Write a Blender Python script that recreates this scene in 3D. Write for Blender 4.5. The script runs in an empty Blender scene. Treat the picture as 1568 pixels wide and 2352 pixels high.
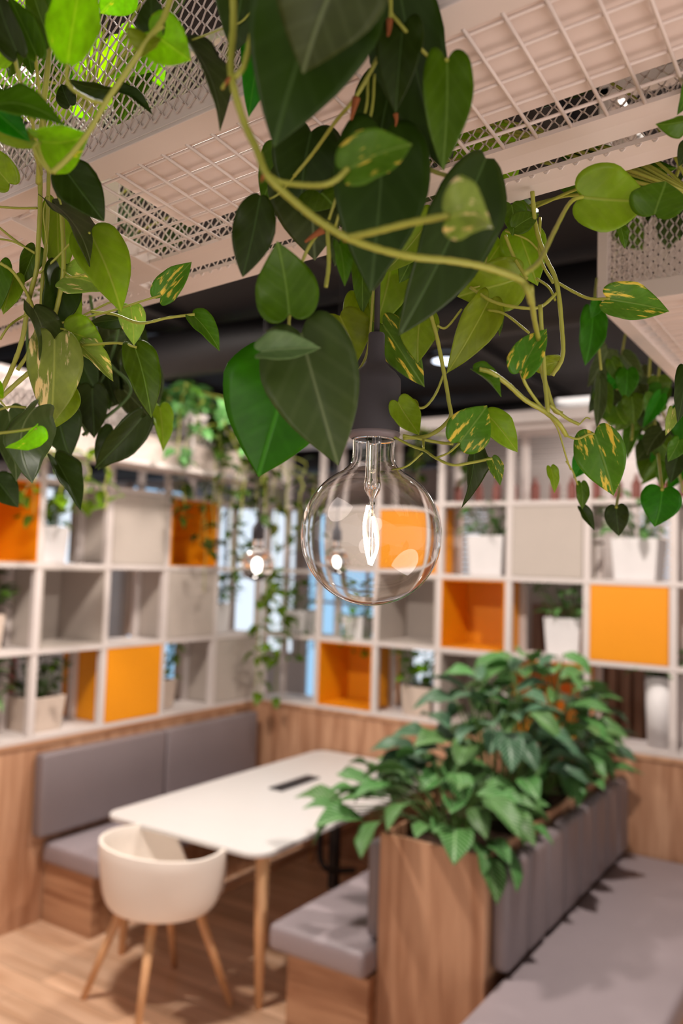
import bpy, math, random
import numpy as np
from mathutils import Matrix, Vector, Euler, noise

# ------------------------------------------------------------------ camera, world, lights, exposure
scene = bpy.context.scene
C = scene.collection
PI = math.pi
F_PX, CX, CY, H = 1920.0, 784.0, 1176.0, 2.08
_v1 = np.array([2010 - CX, -(1338 - CY), -F_PX]); _v2 = np.array([-2150 - CX, -(1212 - CY), -F_PX])
_Y = _v1 / np.linalg.norm(_v1); _X = -_v2 / np.linalg.norm(_v2)
_X, _Y = _X - .5 * (_X @ _Y) * _Y, _Y - .5 * (_X @ _Y) * _X
_X /= np.linalg.norm(_X); _Y = _Y - (_X @ _Y) * _X; _Y /= np.linalg.norm(_Y); _Z = np.cross(_X, _Y)
RC = np.stack([_X, _Y, _Z])
cam = bpy.data.cameras.new('camera'); camo = bpy.data.objects.new('camera', cam); C.objects.link(camo)
camo.matrix_world = Matrix([[*RC[0], 0], [*RC[1], 0], [*RC[2], H], [0, 0, 0, 1]])
cam.sensor_fit = 'VERTICAL'; cam.sensor_height = 36; cam.sensor_width = 24; cam.lens = F_PX / 2352 * 36
cam.clip_start = .02; cam.clip_end = 200
cam.dof.use_dof = True; cam.dof.focus_distance = .735; cam.dof.aperture_fstop = 4.4
scene.camera = camo
scene.view_settings.view_transform = 'Standard'; scene.view_settings.look = 'None'
scene.view_settings.gamma = 1; scene.view_settings.use_curve_mapping = False
scene.view_settings.exposure = -0.16
w = bpy.data.worlds.new('world'); scene.world = w; w.use_nodes = True
w.node_tree.nodes['Background'].inputs[0].default_value = (1.0, .90, .86, 1)
w.node_tree.nodes['Background'].inputs[1].default_value = .68

def add_light(loc, power, col, size, target=None, spot=None):
    if spot:
        l = bpy.data.lights.new('spot_light', 'SPOT'); l.spot_size = math.radians(spot); l.spot_blend = .6; l.shadow_soft_size = size
    else:
        l = bpy.data.lights.new('area_light', 'AREA'); l.shape = 'DISK'; l.size = size
    l.energy = power; l.color = col
    o = bpy.data.objects.new(l.name, l); C.objects.link(o); o.location = loc
    if target is not None:
        o.rotation_euler = (Vector(target) - Vector(loc)).to_track_quat('-Z', 'Y').to_euler()
    return o
WARM = (1, .90, .82)
add_light((-3.0, 4.0, 3.34), 38, WARM, .3, (-3.0, 4.0, 0))
add_light((-2.9, 2.2, 3.34), 95, WARM, .3, (-3.4, 2.2, 0))
add_light((-0.9, 3.7, 3.34), 72, WARM, .08, (-1.1, 3.7, 0))
add_light((-1.6, 6.0, 3.34), 55, WARM, .8, (-1.6, 6.2, 0))
add_light((-5.8, 4.5, 3.34), 45, WARM, .8, (-5.8, 4.5, 0))
# added fill light low behind the camera, brightens the trough underside
add_light((1.3, -2.6, .7), 45, (1, .90, .85), 2.2, (-.8, .8, 2.3))
# added side fill, low and out of view, lights the trough from below
add_light((1.7, 1.2, .4), 52, (1, .87, .81), 2.2, (-.35, .75, 2.44))
# spots over the near trough: the light that shines through its leaves
add_light((-1.05, 0.95, 3.3), 110, (1, .95, .84), .05, (-.74, .46, 2.45), 34)
add_light((-.25, 2.1, 3.3), 75, (1, .93, .84), .06, (-.42, .95, 2.2), 52)

def P(px, py, d):
    c = np.array([(px - CX) / F_PX * d, -(py - CY) / F_PX * d, -d])
    return Vector(RC @ c) + Vector((0, 0, H))
CAMRIGHT, CAMUP, CAMBACK = Vector(RC[:, 0]), Vector(RC[:, 1]), Vector(RC[:, 2])

# ------------------------------------------------------------------ helpers
class MB:
    def __init__(s): s.v = []; s.f = []; s.m = []; s.uv = {}
    def add(s, v, f, mi=0):
        o = len(s.v); s.v += [tuple(p) for p in v]
        for q in f: s.f.append(tuple(i + o for i in q)); s.m.append(mi)
    def box(s, a, b, mi=0):
        x0, y0, z0 = a; x1, y1, z1 = b
        s.add([(x0, y0, z0), (x1, y0, z0), (x1, y1, z0), (x0, y1, z0), (x0, y0, z1), (x1, y0, z1), (x1, y1, z1), (x0, y1, z1)],
              [(0, 3, 2, 1), (4, 5, 6, 7), (0, 1, 5, 4), (1, 2, 6, 5), (2, 3, 7, 6), (3, 0, 4, 7)], mi)
    def tube(s, pts, r, n=8, mi=0, cap=True):
        pts = [Vector(p) for p in pts]
        rs = r if isinstance(r, (list, tuple)) else [r] * len(pts)
        ref = None; rings = []
        for i, p in enumerate(pts):
            t = (pts[min(i + 1, len(pts) - 1)] - pts[max(i - 1, 0)]).normalized()
            if ref is None: ref = t.orthogonal().normalized()
            else: ref = (ref - t * ref.dot(t)); ref = ref.normalized() if ref.length > 1e-6 else t.orthogonal().normalized()
            b = t.cross(ref)
            rings.append([p + (ref * math.cos(2 * PI * k / n) + b * math.sin(2 * PI * k / n)) * rs[i] for k in range(n)])
        v = [q for rg in rings for q in rg]; f = []
        for i in range(len(pts) - 1):
            for k in range(n):
                k2 = (k + 1) % n; f.append((i * n + k, i * n + k2, (i + 1) * n + k2, (i + 1) * n + k))
        if cap: f.append(tuple(range(n - 1, -1, -1))); f.append(tuple((len(pts) - 1) * n + k for k in range(n)))
        s.add(v, f, mi)
    def lathe(s, prof, c=(0, 0, 0), n=48, mi=0, closed=False):
        c = Vector(c); v = []; f = []
        for r, z in prof:
            for k in range(n): v.append(c + Vector((r * math.cos(2 * PI * k / n), r * math.sin(2 * PI * k / n), z)))
        m = len(prof)
        for i in range(m - 1 if not closed else m):
            j = (i + 1) % m
            for k in range(n):
                k2 = (k + 1) % n; f.append((i * n + k, i * n + k2, j * n + k2, j * n + k))
        s.add(v, f, mi)
    def build(s, name, mats, parent=None, smooth=False, bevel=0, mtx=None, seg=2, sub=0):
        me = bpy.data.meshes.new(name); me.from_pydata(s.v, [], s.f)
        if not isinstance(mats, (list, tuple)): mats = [mats]
        for m in mats: me.materials.append(m)
        if len(mats) > 1: me.polygons.foreach_set('material_index', s.m)
        if smooth: me.polygons.foreach_set('use_smooth', [True] * len(me.polygons))
        me.update()
        o = bpy.data.objects.new(name, me); C.objects.link(o)
        if parent: o.parent = parent
        if mtx is not None: o.matrix_local = mtx
        if bevel:
            b = o.modifiers.new('b', 'BEVEL'); b.width = bevel; b.segments = seg; b.limit_method = 'ANGLE'; b.angle_limit = .7
            if seg > 2: me.polygons.foreach_set('use_smooth', [True] * len(me.polygons))
        if sub:
            b = o.modifiers.new('s', 'SUBSURF'); b.levels = b.render_levels = sub
        return o

def catmull(pts, k=6):
    pts = [Vector(p) for p in pts]
    if len(pts) < 3: return [pts[0].lerp(pts[-1], i / k) for i in range(k + 1)]
    out = []; q = [pts[0] * 2 - pts[1]] + pts + [pts[-1] * 2 - pts[-2]]
    for i in range(1, len(q) - 2):
        for j in range(k):
            t = j / k; a, b, c, d = q[i - 1], q[i], q[i + 1], q[i + 2]
            out.append(.5 * (2 * b + (c - a) * t + (2 * a - 5 * b + 4 * c - d) * t * t + (3 * b - a - 3 * c + d) * t ** 3))
    out.append(pts[-1]); return out

def tag(o, label=None, cat=None, group=None, kind=None):
    if label: o['label'] = label
    if cat: o['category'] = cat
    if group: o['group'] = group
    if kind: o['kind'] = kind
    return o
def empty(name, loc, label, cat, group=None, rz=0):
    o = bpy.data.objects.new(name, None); C.objects.link(o); o.location = loc; o.rotation_euler = (0, 0, rz); o.empty_display_size = .05
    return tag(o, label, cat, group)
def struct(name, mb, mat, **k):
    return tag(mb.build(name, mat, **k), kind='structure')

# ------------------------------------------------------------------ materials
def newmat(name):
    m = bpy.data.materials.new(name); m.use_nodes = True; nt = m.node_tree
    return m, nt, nt.nodes['Principled BSDF']
def lin(r, g, b): return tuple(((c / 255) / 12.92 if c / 255 <= .04045 else ((c / 255 + .055) / 1.055) ** 2.4) for c in (r, g, b)) + (1,)
def plain(name, col, rough=.6, metal=0, var=.06, scale=8, bump=0, bscale=200, spec=.5):
    m, nt, p = newmat(name)
    n = nt.nodes.new('ShaderNodeTexNoise'); n.inputs['Scale'].default_value = scale; n.inputs['Detail'].default_value = 4
    tc = nt.nodes.new('ShaderNodeTexCoord'); nt.links.new(tc.outputs['Object'], n.inputs['Vector'])
    mr = nt.nodes.new('ShaderNodeMapRange'); mr.inputs[3].default_value = 1 - var; mr.inputs[4].default_value = 1 + var
    nt.links.new(n.outputs[0], mr.inputs[0])
    mx = nt.nodes.new('ShaderNodeVectorMath'); mx.operation = 'SCALE'; mx.inputs[0].default_value = col[:3]
    nt.links.new(mr.outputs[0], mx.inputs['Scale']); nt.links.new(mx.outputs[0], p.inputs['Base Color'])
    p.inputs['Roughness'].default_value = rough; p.inputs['Metallic'].default_value = metal; p.inputs['Specular IOR Level'].default_value = spec
    if bump:
        n2 = nt.nodes.new('ShaderNodeTexNoise'); n2.inputs['Scale'].default_value = bscale; nt.links.new(tc.outputs['Object'], n2.inputs['Vector'])
        b = nt.nodes.new('ShaderNodeBump'); b.inputs['Strength'].default_value = bump; b.inputs['Distance'].default_value = .002
        nt.links.new(n2.outputs[0], b.inputs['Height']); nt.links.new(b.outputs[0], p.inputs['Normal'])
    return m
def wood(name, c1, c2, axis='Z', rough=.45, planks=None):
    m, nt, p = newmat(name)
    tc = nt.nodes.new('ShaderNodeTexCoord'); mp = nt.nodes.new('ShaderNodeMapping')
    sc = {'X': (1.2, 14, 14), 'Y': (14, 1.2, 14), 'Z': (14, 14, 1.2)}[axis]; mp.inputs['Scale'].default_value = sc
    nt.links.new(tc.outputs['Object'], mp.inputs[0])
    n = nt.nodes.new('ShaderNodeTexNoise'); n.inputs['Scale'].default_value = 1; n.inputs['Detail'].default_value = 7; n.inputs['Distortion'].default_value = .6
    nt.links.new(mp.outputs[0], n.inputs['Vector'])
    cr = nt.nodes.new('ShaderNodeValToRGB'); cr.color_ramp.elements[0].position = .36; cr.color_ramp.elements[1].position = .64
    cr.color_ramp.elements[0].color = c1; cr.color_ramp.elements[1].color = c2
    nt.links.new(n.outputs[0], cr.inputs[0]); out = cr.outputs[0]
    if planks:
        br = nt.nodes.new('ShaderNodeTexBrick'); br.inputs['Scale'].default_value = 1; br.inputs['Brick Width'].default_value = planks[0]; br.inputs['Row Height'].default_value = planks[1]
        br.inputs['Mortar Size'].default_value = .002; br.inputs['Color1'].default_value = (.82, .82, .82, 1); br.inputs['Color2'].default_value = (1.08, 1.06, 1.04, 1); br.inputs['Mortar'].default_value = (.4, .35, .3, 1)
        nt.links.new(tc.outputs['Object'], br.inputs['Vector'])
        mx = nt.nodes.new('ShaderNodeVectorMath'); mx.operation = 'MULTIPLY'; nt.links.new(out, mx.inputs[0]); nt.links.new(br.outputs[0], mx.inputs[1]); out = mx.outputs[0]
    nt.links.new(out, p.inputs['Base Color']); p.inputs['Roughness'].default_value = rough
    return m
def emis(name, col, s):
    m, nt, p = newmat(name); p.inputs['Base Color'].default_value = col; p.inputs['Emission Color'].default_value = col; p.inputs['Emission Strength'].default_value = s
    return m

def leafmat(name, base, vein, varcol=None, vth=.6, trans=.35, rough=.36, tcol=None, pattern=False):
    m, nt, p = newmat(name); N = nt.nodes; L = nt.links
    def math_(op, a, b=None, c=None):
        n = N.new('ShaderNodeMath'); n.operation = op
        for i, x in enumerate((a, b, c)):
            if x is None: continue
            if isinstance(x, (int, float)): n.inputs[i].default_value = x
            else: L.new(x, n.inputs[i])
        return n.outputs[0]
    uv = N.new('ShaderNodeUVMap'); sep = N.new('ShaderNodeSeparateXYZ'); L.new(uv.outputs[0], sep.inputs[0])
    au = math_('ABSOLUTE', math_('SUBTRACT', sep.outputs[0], .5)); v = sep.outputs[1]
    mid = N.new('ShaderNodeMapRange'); L.new(au, mid.inputs[0]); mid.inputs[1].default_value = .006; mid.inputs[2].default_value = .028; mid.inputs[3].default_value = 1; mid.inputs[4].default_value = 0
    lat = math_('SINE', math_('MULTIPLY', math_('SUBTRACT', v, math_('MULTIPLY', au, .9)), 27.0 if not pattern else 60.0))
    latm = N.new('ShaderNodeMapRange'); L.new(lat, latm.inputs[0]); latm.inputs[1].default_value = .3 if not pattern else .1; latm.inputs[2].default_value = 1; latm.inputs[3].default_value = 0; latm.inputs[4].default_value = .13 if not pattern else .75
    oi = N.new('ShaderNodeObjectInfo'); tc = N.new('ShaderNodeTexCoord')
    off = N.new('ShaderNodeVectorMath'); off.operation = 'SCALE'; off.inputs[0].default_value = (17, 9, 5); L.new(oi.outputs['Random'], off.inputs['Scale'])
    ad = N.new('ShaderNodeVectorMath'); ad.operation = 'ADD'; L.new(uv.outputs[0], ad.inputs[0]); L.new(off.outputs[0], ad.inputs[1])
    nz = N.new('ShaderNodeTexNoise'); nz.inputs['Scale'].default_value = 7; nz.inputs['Detail'].default_value = 5; L.new(ad.outputs[0], nz.inputs['Vector'])
    hs = N.new('ShaderNodeHueSaturation'); hs.inputs['Color'].default_value = base
    L.new(math_('ADD', math_('MULTIPLY', oi.outputs['Random'], .03), .485), hs.inputs['Hue'])
    L.new(math_('ADD', math_('MULTIPLY', nz.outputs[0], .5), math_('ADD', math_('MULTIPLY', oi.outputs['Random'], .35), .58)), hs.inputs['Value'])
    def mix(f, a, b):
        n = N.new('ShaderNodeMix'); n.data_type = 'RGBA'; L.new(f, n.inputs[0])
        for s_, x in ((6, a), (7, b)):
            if isinstance(x, tuple): n.inputs[s_].default_value = x
            else: L.new(x, n.inputs[s_])
        return n.outputs[2]
    fac = math_('MINIMUM', math_('ADD', mid.outputs[0], latm.outputs[0]), 1)
    col = mix(math_('MULTIPLY', fac, .65), hs.outputs[0], vein)
    if varcol:
        mp = N.new('ShaderNodeMapping'); mp.inputs['Rotation'].default_value = (0, 0, .6); mp.inputs['Scale'].default_value = (5.5, 1.6, 1); L.new(ad.outputs[0], mp.inputs[0])
        n2 = N.new('ShaderNodeTexNoise'); n2.inputs['Scale'].default_value = 1.3; n2.inputs['Detail'].default_value = 6; n2.inputs['Roughness'].default_value = .6; L.new(mp.outputs[0], n2.inputs['Vector'])
        vm = N.new('ShaderNodeMapRange'); L.new(n2.outputs[0], vm.inputs[0]); vm.inputs[1].default_value = vth; vm.inputs[2].default_value = vth + .05
        col = mix(vm.outputs[0], col, varcol)
    L.new(col, p.inputs['Base Color']); p.inputs['Roughness'].default_value = rough; p.inputs['Specular IOR Level'].default_value = .26
    tr = N.new('ShaderNodeBsdfTranslucent')
    t2 = N.new('ShaderNodeMix'); t2.data_type = 'RGBA'; t2.blend_type = 'MULTIPLY'; t2.inputs[0].default_value = 1; L.new(col, t2.inputs[6]); t2.inputs[7].default_value = tcol or (1.9, 1.75, .5, 1)
    L.new(t2.outputs[2], tr.inputs[0])
    ms = N.new('ShaderNodeMixShader'); ms.inputs[0].default_value = trans; L.new(p.outputs[0], ms.inputs[1]); L.new(tr.outputs[0], ms.inputs[2])
    bm = N.new('ShaderNodeBump'); bm.inputs['Strength'].default_value = .35; bm.inputs['Distance'].default_value = .001; L.new(math_('ADD', fac, math_('MULTIPLY', nz.outputs[0], .5)), bm.inputs['Height']); L.new(bm.outputs[0], p.inputs['Normal']); L.new(bm.outputs[0], tr.inputs['Normal'])
    L.new(ms.outputs[0], N['Material Output'].inputs[0])
    return m

M = {}
M['white'] = plain('white_metal', lin(222, 208, 200), .45, var=.02)
M['shelf'] = plain('shelf_white', lin(202, 192, 188), .5, var=.03)
M['tray'] = plain('tray_white', lin(228, 212, 204), .5, var=.02)
M['grey'] = plain('grey_box', lin(176, 165, 156), .6, var=.04)
M['orange'] = plain('orange_box', lin(222, 140, 2), .5, var=.03)
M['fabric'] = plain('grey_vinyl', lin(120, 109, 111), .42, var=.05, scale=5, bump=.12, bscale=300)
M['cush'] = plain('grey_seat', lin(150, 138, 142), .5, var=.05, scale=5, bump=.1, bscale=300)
M['table'] = plain('table_laminate', lin(208, 205, 203), .35, var=.015)
M['black'] = plain('black_plastic', lin(38, 36, 38), .5)
M['socket'] = plain('socket_silicone', lin(76, 73, 78), .75, var=.03, spec=.25)
M['collar'] = plain('socket_collar', lin(128, 116, 120), .5)
M['ceil'] = plain('black_ceiling', lin(27, 24, 26), .8, var=.2, scale=2)
M['duct'] = plain('black_duct', lin(20, 18, 20), .6, var=.2, scale=2)
M['wallw'] = plain('pale_wall', lin(196, 184, 178), .8)
M['soil'] = plain('soil', lin(70, 48, 34), .95, var=.5, scale=60, bump=1, bscale=60)
M['pot'] = plain('white_pot', lin(214, 210, 210), .5)
M['potb'] = plain('beige_pot', lin(196, 178, 164), .6)
M['chair'] = plain('chair_shell', lin(236, 226, 216), .45, var=.02)
M['red'] = plain('red_brown', lin(126, 68, 58), .5)
M['pink'] = plain('pink_panel', lin(205, 176, 190), .7)
M['cord'] = plain('cord', lin(52, 48, 46), .7)
M['root'] = plain('aerial_root', lin(150, 84, 40), .8, var=.3, scale=80)
M['wv'] = wood('oak_vertical', lin(158, 112, 82), lin(196, 152, 120), 'Z')
M['wy'] = wood('oak_along', lin(150, 104, 74), lin(190, 146, 112), 'Y')
M['wx'] = wood('oak_across', lin(150, 104, 74), lin(190, 146, 112), 'X')
M['wleg'] = wood('beech_leg', lin(196, 142, 96), lin(222, 174, 128), 'Z')
M['wfloor'] = wood('oak_floor', lin(200, 160, 128), lin(228, 192, 162), 'X', .35, planks=(1.4, .14))
M['wslat'] = wood('brown_slats', lin(120, 84, 66), lin(160, 122, 100), 'Z')
M['window'] = emis('daylight_glass', lin(150, 196, 232), 1.15)
M['windoww'] = emis('daylight_glass_white', lin(214, 226, 238), 1.2)
M['lamp'] = emis('lamp_glow', (1, .93, .85, 1), 6)
M['ldl'] = emis('downlight_glow', (.75, .85, 1, 1), 3.2)
M['filament'] = emis('filament_glow', (1, .80, .52, 1), 60)
m, nt, p = newmat('bulb_glass'); p.inputs['Base Color'].default_value = (1, 1, 1, 1); p.inputs['Roughness'].default_value = 0; p.inputs['Transmission Weight'].default_value = 1; p.inputs['IOR'].default_value = 1.45
M['glass'] = m

M['stem'] = plain('green_stem', lin(162, 166, 64), .45, var=.18, scale=25)
M['stemd'] = plain('dark_stem', lin(62, 92, 30), .5, var=.2, scale=25)
G = {}
G['dark'] = leafmat('leaf_dark', lin(46, 66, 8), lin(78, 106, 50), trans=.26, rough=.4)
G['grey'] = leafmat('leaf_greygreen', lin(66, 82, 34), lin(124, 140, 94), trans=.2, rough=.42)
G['mid'] = leafmat('leaf_mid', lin(80, 118, 10), lin(130, 165, 70), trans=.35)
G['olive'] = leafmat('leaf_olive', lin(132, 156, 26), lin(168, 180, 80), trans=.4)
G['lit'] = leafmat('leaf_lit', lin(140, 190, 26), lin(170, 205, 70), varcol=lin(210, 214, 90), vth=.64, trans=.65, tcol=(2.4, 2.0, .4, 1))  # light falling on the top-left leaves is put into this brighter leaf colour
G['var'] = leafmat('leaf_variegated', lin(92, 138, 34), lin(140, 170, 80), varcol=lin(222, 206, 90), vth=.56, trans=.35)
G['pale'] = leafmat('leaf_cream', lin(150, 172, 80), lin(190, 200, 110), varcol=lin(232, 220, 178), vth=.56, trans=.4)
G['vivid'] = leafmat('leaf_vivid', lin(56, 128, 8), lin(96, 165, 50), trans=.42, tcol=(1.6, 2.2, .5, 1))
G['sage'] = leafmat('leaf_sage', lin(112, 142, 88), lin(160, 180, 130), trans=.3, rough=.35)
G['bush'] = leafmat('leaf_bush', lin(54, 106, 36), lin(165, 198, 150), trans=.2, rough=.42, pattern=True)
G['bushb'] = leafmat('leaf_bush_blue', lin(46, 86, 56), lin(148, 176, 150), trans=.2, rough=.38, pattern=True)

# ------------------------------------------------------------------ leaf geometry
def heart_outline(t):
    # t 0..1 from the notch round the lobe to the tip, for a leaf of length 1 and half width .5
    pts = [(0, 0), (.07, -.07), (.17, -.115), (.29, -.10), (.40, -.015), (.475, .12), (.5, .27), (.465, .44), (.375, .61), (.25, .76), (.13, .88), (.045, .955), (0, 1)]
    x = t * (len(pts) - 1); i = min(int(x), len(pts) - 2); a = x - i
    p0 = pts[max(i - 1, 0)]; p1 = pts[i]; p2 = pts[i + 1]; p3 = pts[min(i + 2, len(pts) - 1)]
    return tuple(.5 * (2 * p1[k] + (p2[k] - p0[k]) * a + (2 * p0[k] - 5 * p1[k] + 4 * p2[k] - p3[k]) * a * a + (3 * p1[k] - p0[k] - 3 * p2[k] + p3[k]) * a ** 3) for k in (0, 1))
def ovate_outline(t):
    pts = [(0, 0), (.10, -.02), (.22, .02), (.36, .12), (.46, .26), (.5, .42), (.45, .58), (.34, .73), (.20, .86), (.08, .95), (0, 1)]
    x = t * (len(pts) - 1); i = min(int(x), len(pts) - 2); a = x - i
    return tuple(pts[i][k] * (1 - a) + pts[i + 1][k] * a for k in (0, 1))
def lance_outline(t):
    pts = [(0, 0), (.12, .03), (.27, .11), (.40, .24), (.475, .40), (.48, .55), (.40, .70), (.26, .83), (.1, .94), (0, 1)]
    x = t * (len(pts) - 1); i = min(int(x), len(pts) - 2); a = x - i
    return tuple(pts[i][k] * (1 - a) + pts[i + 1][k] * a for k in (0, 1))
def leaf_arrays(L, W, fold=.25, arch=.12, wave=.03, seed=0, NS=22, NR=6, outline=heart_outline, twist=0):
    rnd = random.Random(seed); ph = rnd.random() * 6.28; ph2 = rnd.random() * 6.28; skew = rnd.uniform(-.06, .06)
    V = []; UV = []
    for side in (-1, 1):
        for i in range(NS + 1):
            t = i / NS; ex, ey = outline(t); cy = max(0, min(1, (t * 1.12 - .1))) if outline is heart_outline else t
            for j in range(NR + 1):
                s = j / NR
                x = ex * s; y = cy + (ey - cy) * s
                z = fold * abs(x) ** 1.25 * 1.0 - arch * (y - .35) ** 2 * 1.6
                z += wave * math.sin(y * 9 + ph + side) * (abs(x) * 2) ** 2 + wave * .5 * math.sin(y * 17 + ph2 * side) * (abs(x) * 2) ** 3
                xx = side * x + skew * math.sin(y * PI) * .6
                if twist: a = twist * (y - .3); xx, z = xx * math.cos(a) - z * math.sin(a), xx * math.sin(a) + z * math.cos(a)
                V.append((xx * W, y * L, z * (W + L) * .5)); UV.append((.5 + side * x, y))
    F = []; K = (NS + 1) * (NR + 1)
    for h in (0, 1):
        for i in range(NS):
            for j in range(NR):
                a = h * K + i * (NR + 1) + j; b = a + 1; c = a + NR + 2; d = a + NR + 1
                F.append((a, b, c, d) if h else (a, d, c, b))
    return V, F, UV
def mesh_from(name, V, F, UV, mats, weld=True, smooth=True):
    me = bpy.data.meshes.new(name); me.from_pydata(V, [], F)
    ul = me.uv_layers.new(name='UVMap'); idx = np.empty(len(me.loops), dtype=np.int32); me.loops.foreach_get('vertex_index', idx)
    ul.data.foreach_set('uv', np.array(UV, dtype=np.float32)[idx].ravel())
    for m_ in mats: me.materials.append(m_)
    me.polygons.foreach_set('use_smooth', [True] * len(me.polygons)); me.update(); return me
def leaf_obj(parent, base, tip, wdir, W, mat, seed, fold=.25, arch=.12, wave=.03, outline=heart_outline, twist=0, name='leaf', thick=.0005, NS=22, NR=6):
    base = Vector(base); tip = Vector(tip); y = tip - base; L = y.length; y.normalize()
    x = Vector(wdir); x = (x - y * x.dot(y)).normalized(); z = x.cross(y)
    V, F, UV = leaf_arrays(L, W, fold, arch, wave, seed, outline=outline, twist=twist, NS=NS, NR=NR)
    me = mesh_from(name, V, F, UV, [mat])
    o = bpy.data.objects.new(name, me); C.objects.link(o)
    m4 = Matrix(((x.x, y.x, z.x, base.x), (x.y, y.y, z.y, base.y), (x.z, y.z, z.z, base.z), (0, 0, 0, 1)))
    o.parent = parent; o.matrix_basis = parent.matrix_basis.inverted() @ m4
    wd = o.modifiers.new('w', 'WELD'); wd.merge_threshold = .00002
    sd = o.modifiers.new('s', 'SOLIDIFY'); sd.thickness = thick; sd.offset = 0
    return o

# ------------------------------------------------------------------ the room
b = MB(); b.box((-12, -5, -.1), (6, 11, 0)); struct('floor', b, M['wfloor'])
b = MB(); b.box((-12, -1.5, 3.42), (6, 11, 3.5)); struct('ceiling', b, M['ceil'])
b = MB(); b.box((-12, 9.3, 0), (6, 9.4, 3.42)); struct('wall_back', b, M['wallw'])
b = MB(); b.box((-8.9, -3, 0), (-8.8, 9.3, 3.42)); struct('wall_left', b, M['wallw'])
# windows in the back wall and the left wall
def window_y(i, x0, x1, z0, z1, y, mat, cols=2):
    b = MB(); t = .05
    for q in range(cols + 1):
        xx = x0 + (x1 - x0) * q / cols; b.box((xx - t / 2, y - .06, z0), (xx + t / 2, y, z1))
    b.box((x0, y - .06, z0 - t), (x1, y, z0)); b.box((x0, y - .06, z1), (x1, y, z1 + t)); b.box((x0, y - .06, (z0 + z1) / 2 - .02), (x1, y, (z0 + z1) / 2 + .02))
    o = struct('window_%d' % i, b, M['shelf'])
    g = MB(); g.box((x0, y - .03, z0), (x1, y - .02, z1)); g.build('window_pane', mat, o)
window_y(1, -8.6, -6.7, .9, 2.9, 9.3, M['windoww'], 3); window_y(2, -6.5, -5.1, .3, 2.9, 9.3, M['window'], 3)
window_y(3, -4.9, -3.9, .3, 2.9, 9.3, M['windoww'], 2); window_y(4, -2.2, -1.5, 1.2, 2.9, 9.3, M['window'], 3); window_y(5, -.9, .9, 1.5, 2.9, 9.3, M['windoww'], 3)
def window_x(i, y0, y1, z0, z1, x, mat, cols=2):
    b = MB(); t = .05
    for q in range(cols + 1):
        yy = y0 + (y1 - y0) * q / cols; b.box((x, yy - t / 2, z0), (x + .06, yy + t / 2, z1))
    b.box((x, y0, z0 - t), (x + .06, y1, z0)); b.box((x, y0, z1), (x + .06, y1, z1 + t))
    o = struct('window_%d' % i, b, M['shelf'])
    g = MB(); g.box((x + .02, y0, z0), (x + .03, y1, z1)); g.build('window_pane', mat, o)
window_x(6, 8.15, 9.2, .3, 3.1, -8.8, M['window'], 2); window_x(7, 6.5, 7.3, 1.2, 3.1, -8.8, M['windoww'], 2)
b = MB(); b.box((-8.8, 5.6, .4), (-8.7, 6.4, 2.9)); struct('wall_panel', b, M['red']); bpy.data.objects['wall_panel'].name = 'trim_1'
b = MB(); b.box((-8.8, 3.4, .4), (-8.74, 5.5, 1.8)); struct('trim_2', b, M['pink'])
b = MB()
for i in range(26): b.box((-3.1 + i * .13, 8.6, 0), (-3.02 + i * .13, 8.66, 1.7))
b.box((-3.15, 8.66, 0), (.35, 8.7, 1.75)); struct('trim_3', b, M['wslat'])
b = MB()
for i in range(31): b.box((-3.3, 6.9, 2.0 + i * .045), (.8, 6.93, 2.034 + i * .045))
tag(b.build('window_blind', M['shelf']), 'pale horizontal slatted blind far behind the top row of the right shelving', 'blind')
# wood plinth wall under both shelving runs (L shaped) with a pale ledge
b = MB(); b.box((-4.42, 1.2, 0), (-4.08, 5.19, 1.0)); struct('wall_left_inner', b, M['wv'])
b = MB(); b.box((-4.42, 5.19, 0), (.9, 5.52, 1.0)); struct('wall_back_inner', b, M['wv'])
b = MB(); b.box((-4.43, 1.2, 1.0), (-4.07, 5.2, 1.03)); b.box((-4.43, 5.18, 1.0), (.9, 5.53, 1.03)); struct('trim_4', b, M['wy'], bevel=.003)
# ceiling services
for i, (y, r) in enumerate([(3.4, .13), (5.9, .1), (7.4, .16)]):
    b = MB(); b.tube([(-9, y, 3.3 - r * .4), (2, y, 3.3 - r * .4)], r, 16)
    tag(b.build('ceiling_duct', M['duct'], smooth=True), ['black round duct under the black ceiling above the table', 'thin black duct above the right shelving', 'thick black duct at the far end of the ceiling'][i], 'duct')
b = MB()
for x in (-4.4, -3.2, -2.0, -.8): b.box((x, 1, 3.36), (x + .06, 9.2, 3.42))
struct('trim_5', b, M['duct'])
def downlight(x, y, lab):
    t = empty('downlight', (x, y, 3.42), lab, 'ceiling light', 'recessed downlights')
    b = MB(); b.lathe([(.085, -.01), (.125, -.02), (.13, -.05), (.12, -.055), (.085, -.03)], n=32); b.build('rim', M['black'], t, smooth=True)
    b = MB(); b.lathe([(.0001, -.045), (.085, -.045)], n=32); b.build('diffuser', M['ldl'], t)
downlight(-2.27, 4.65, 'bluish white recessed downlight glowing on the black ceiling above the table')
downlight(-3.66, 3.56, 'dim recessed downlight on the black ceiling at left, near the shelving')

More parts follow.
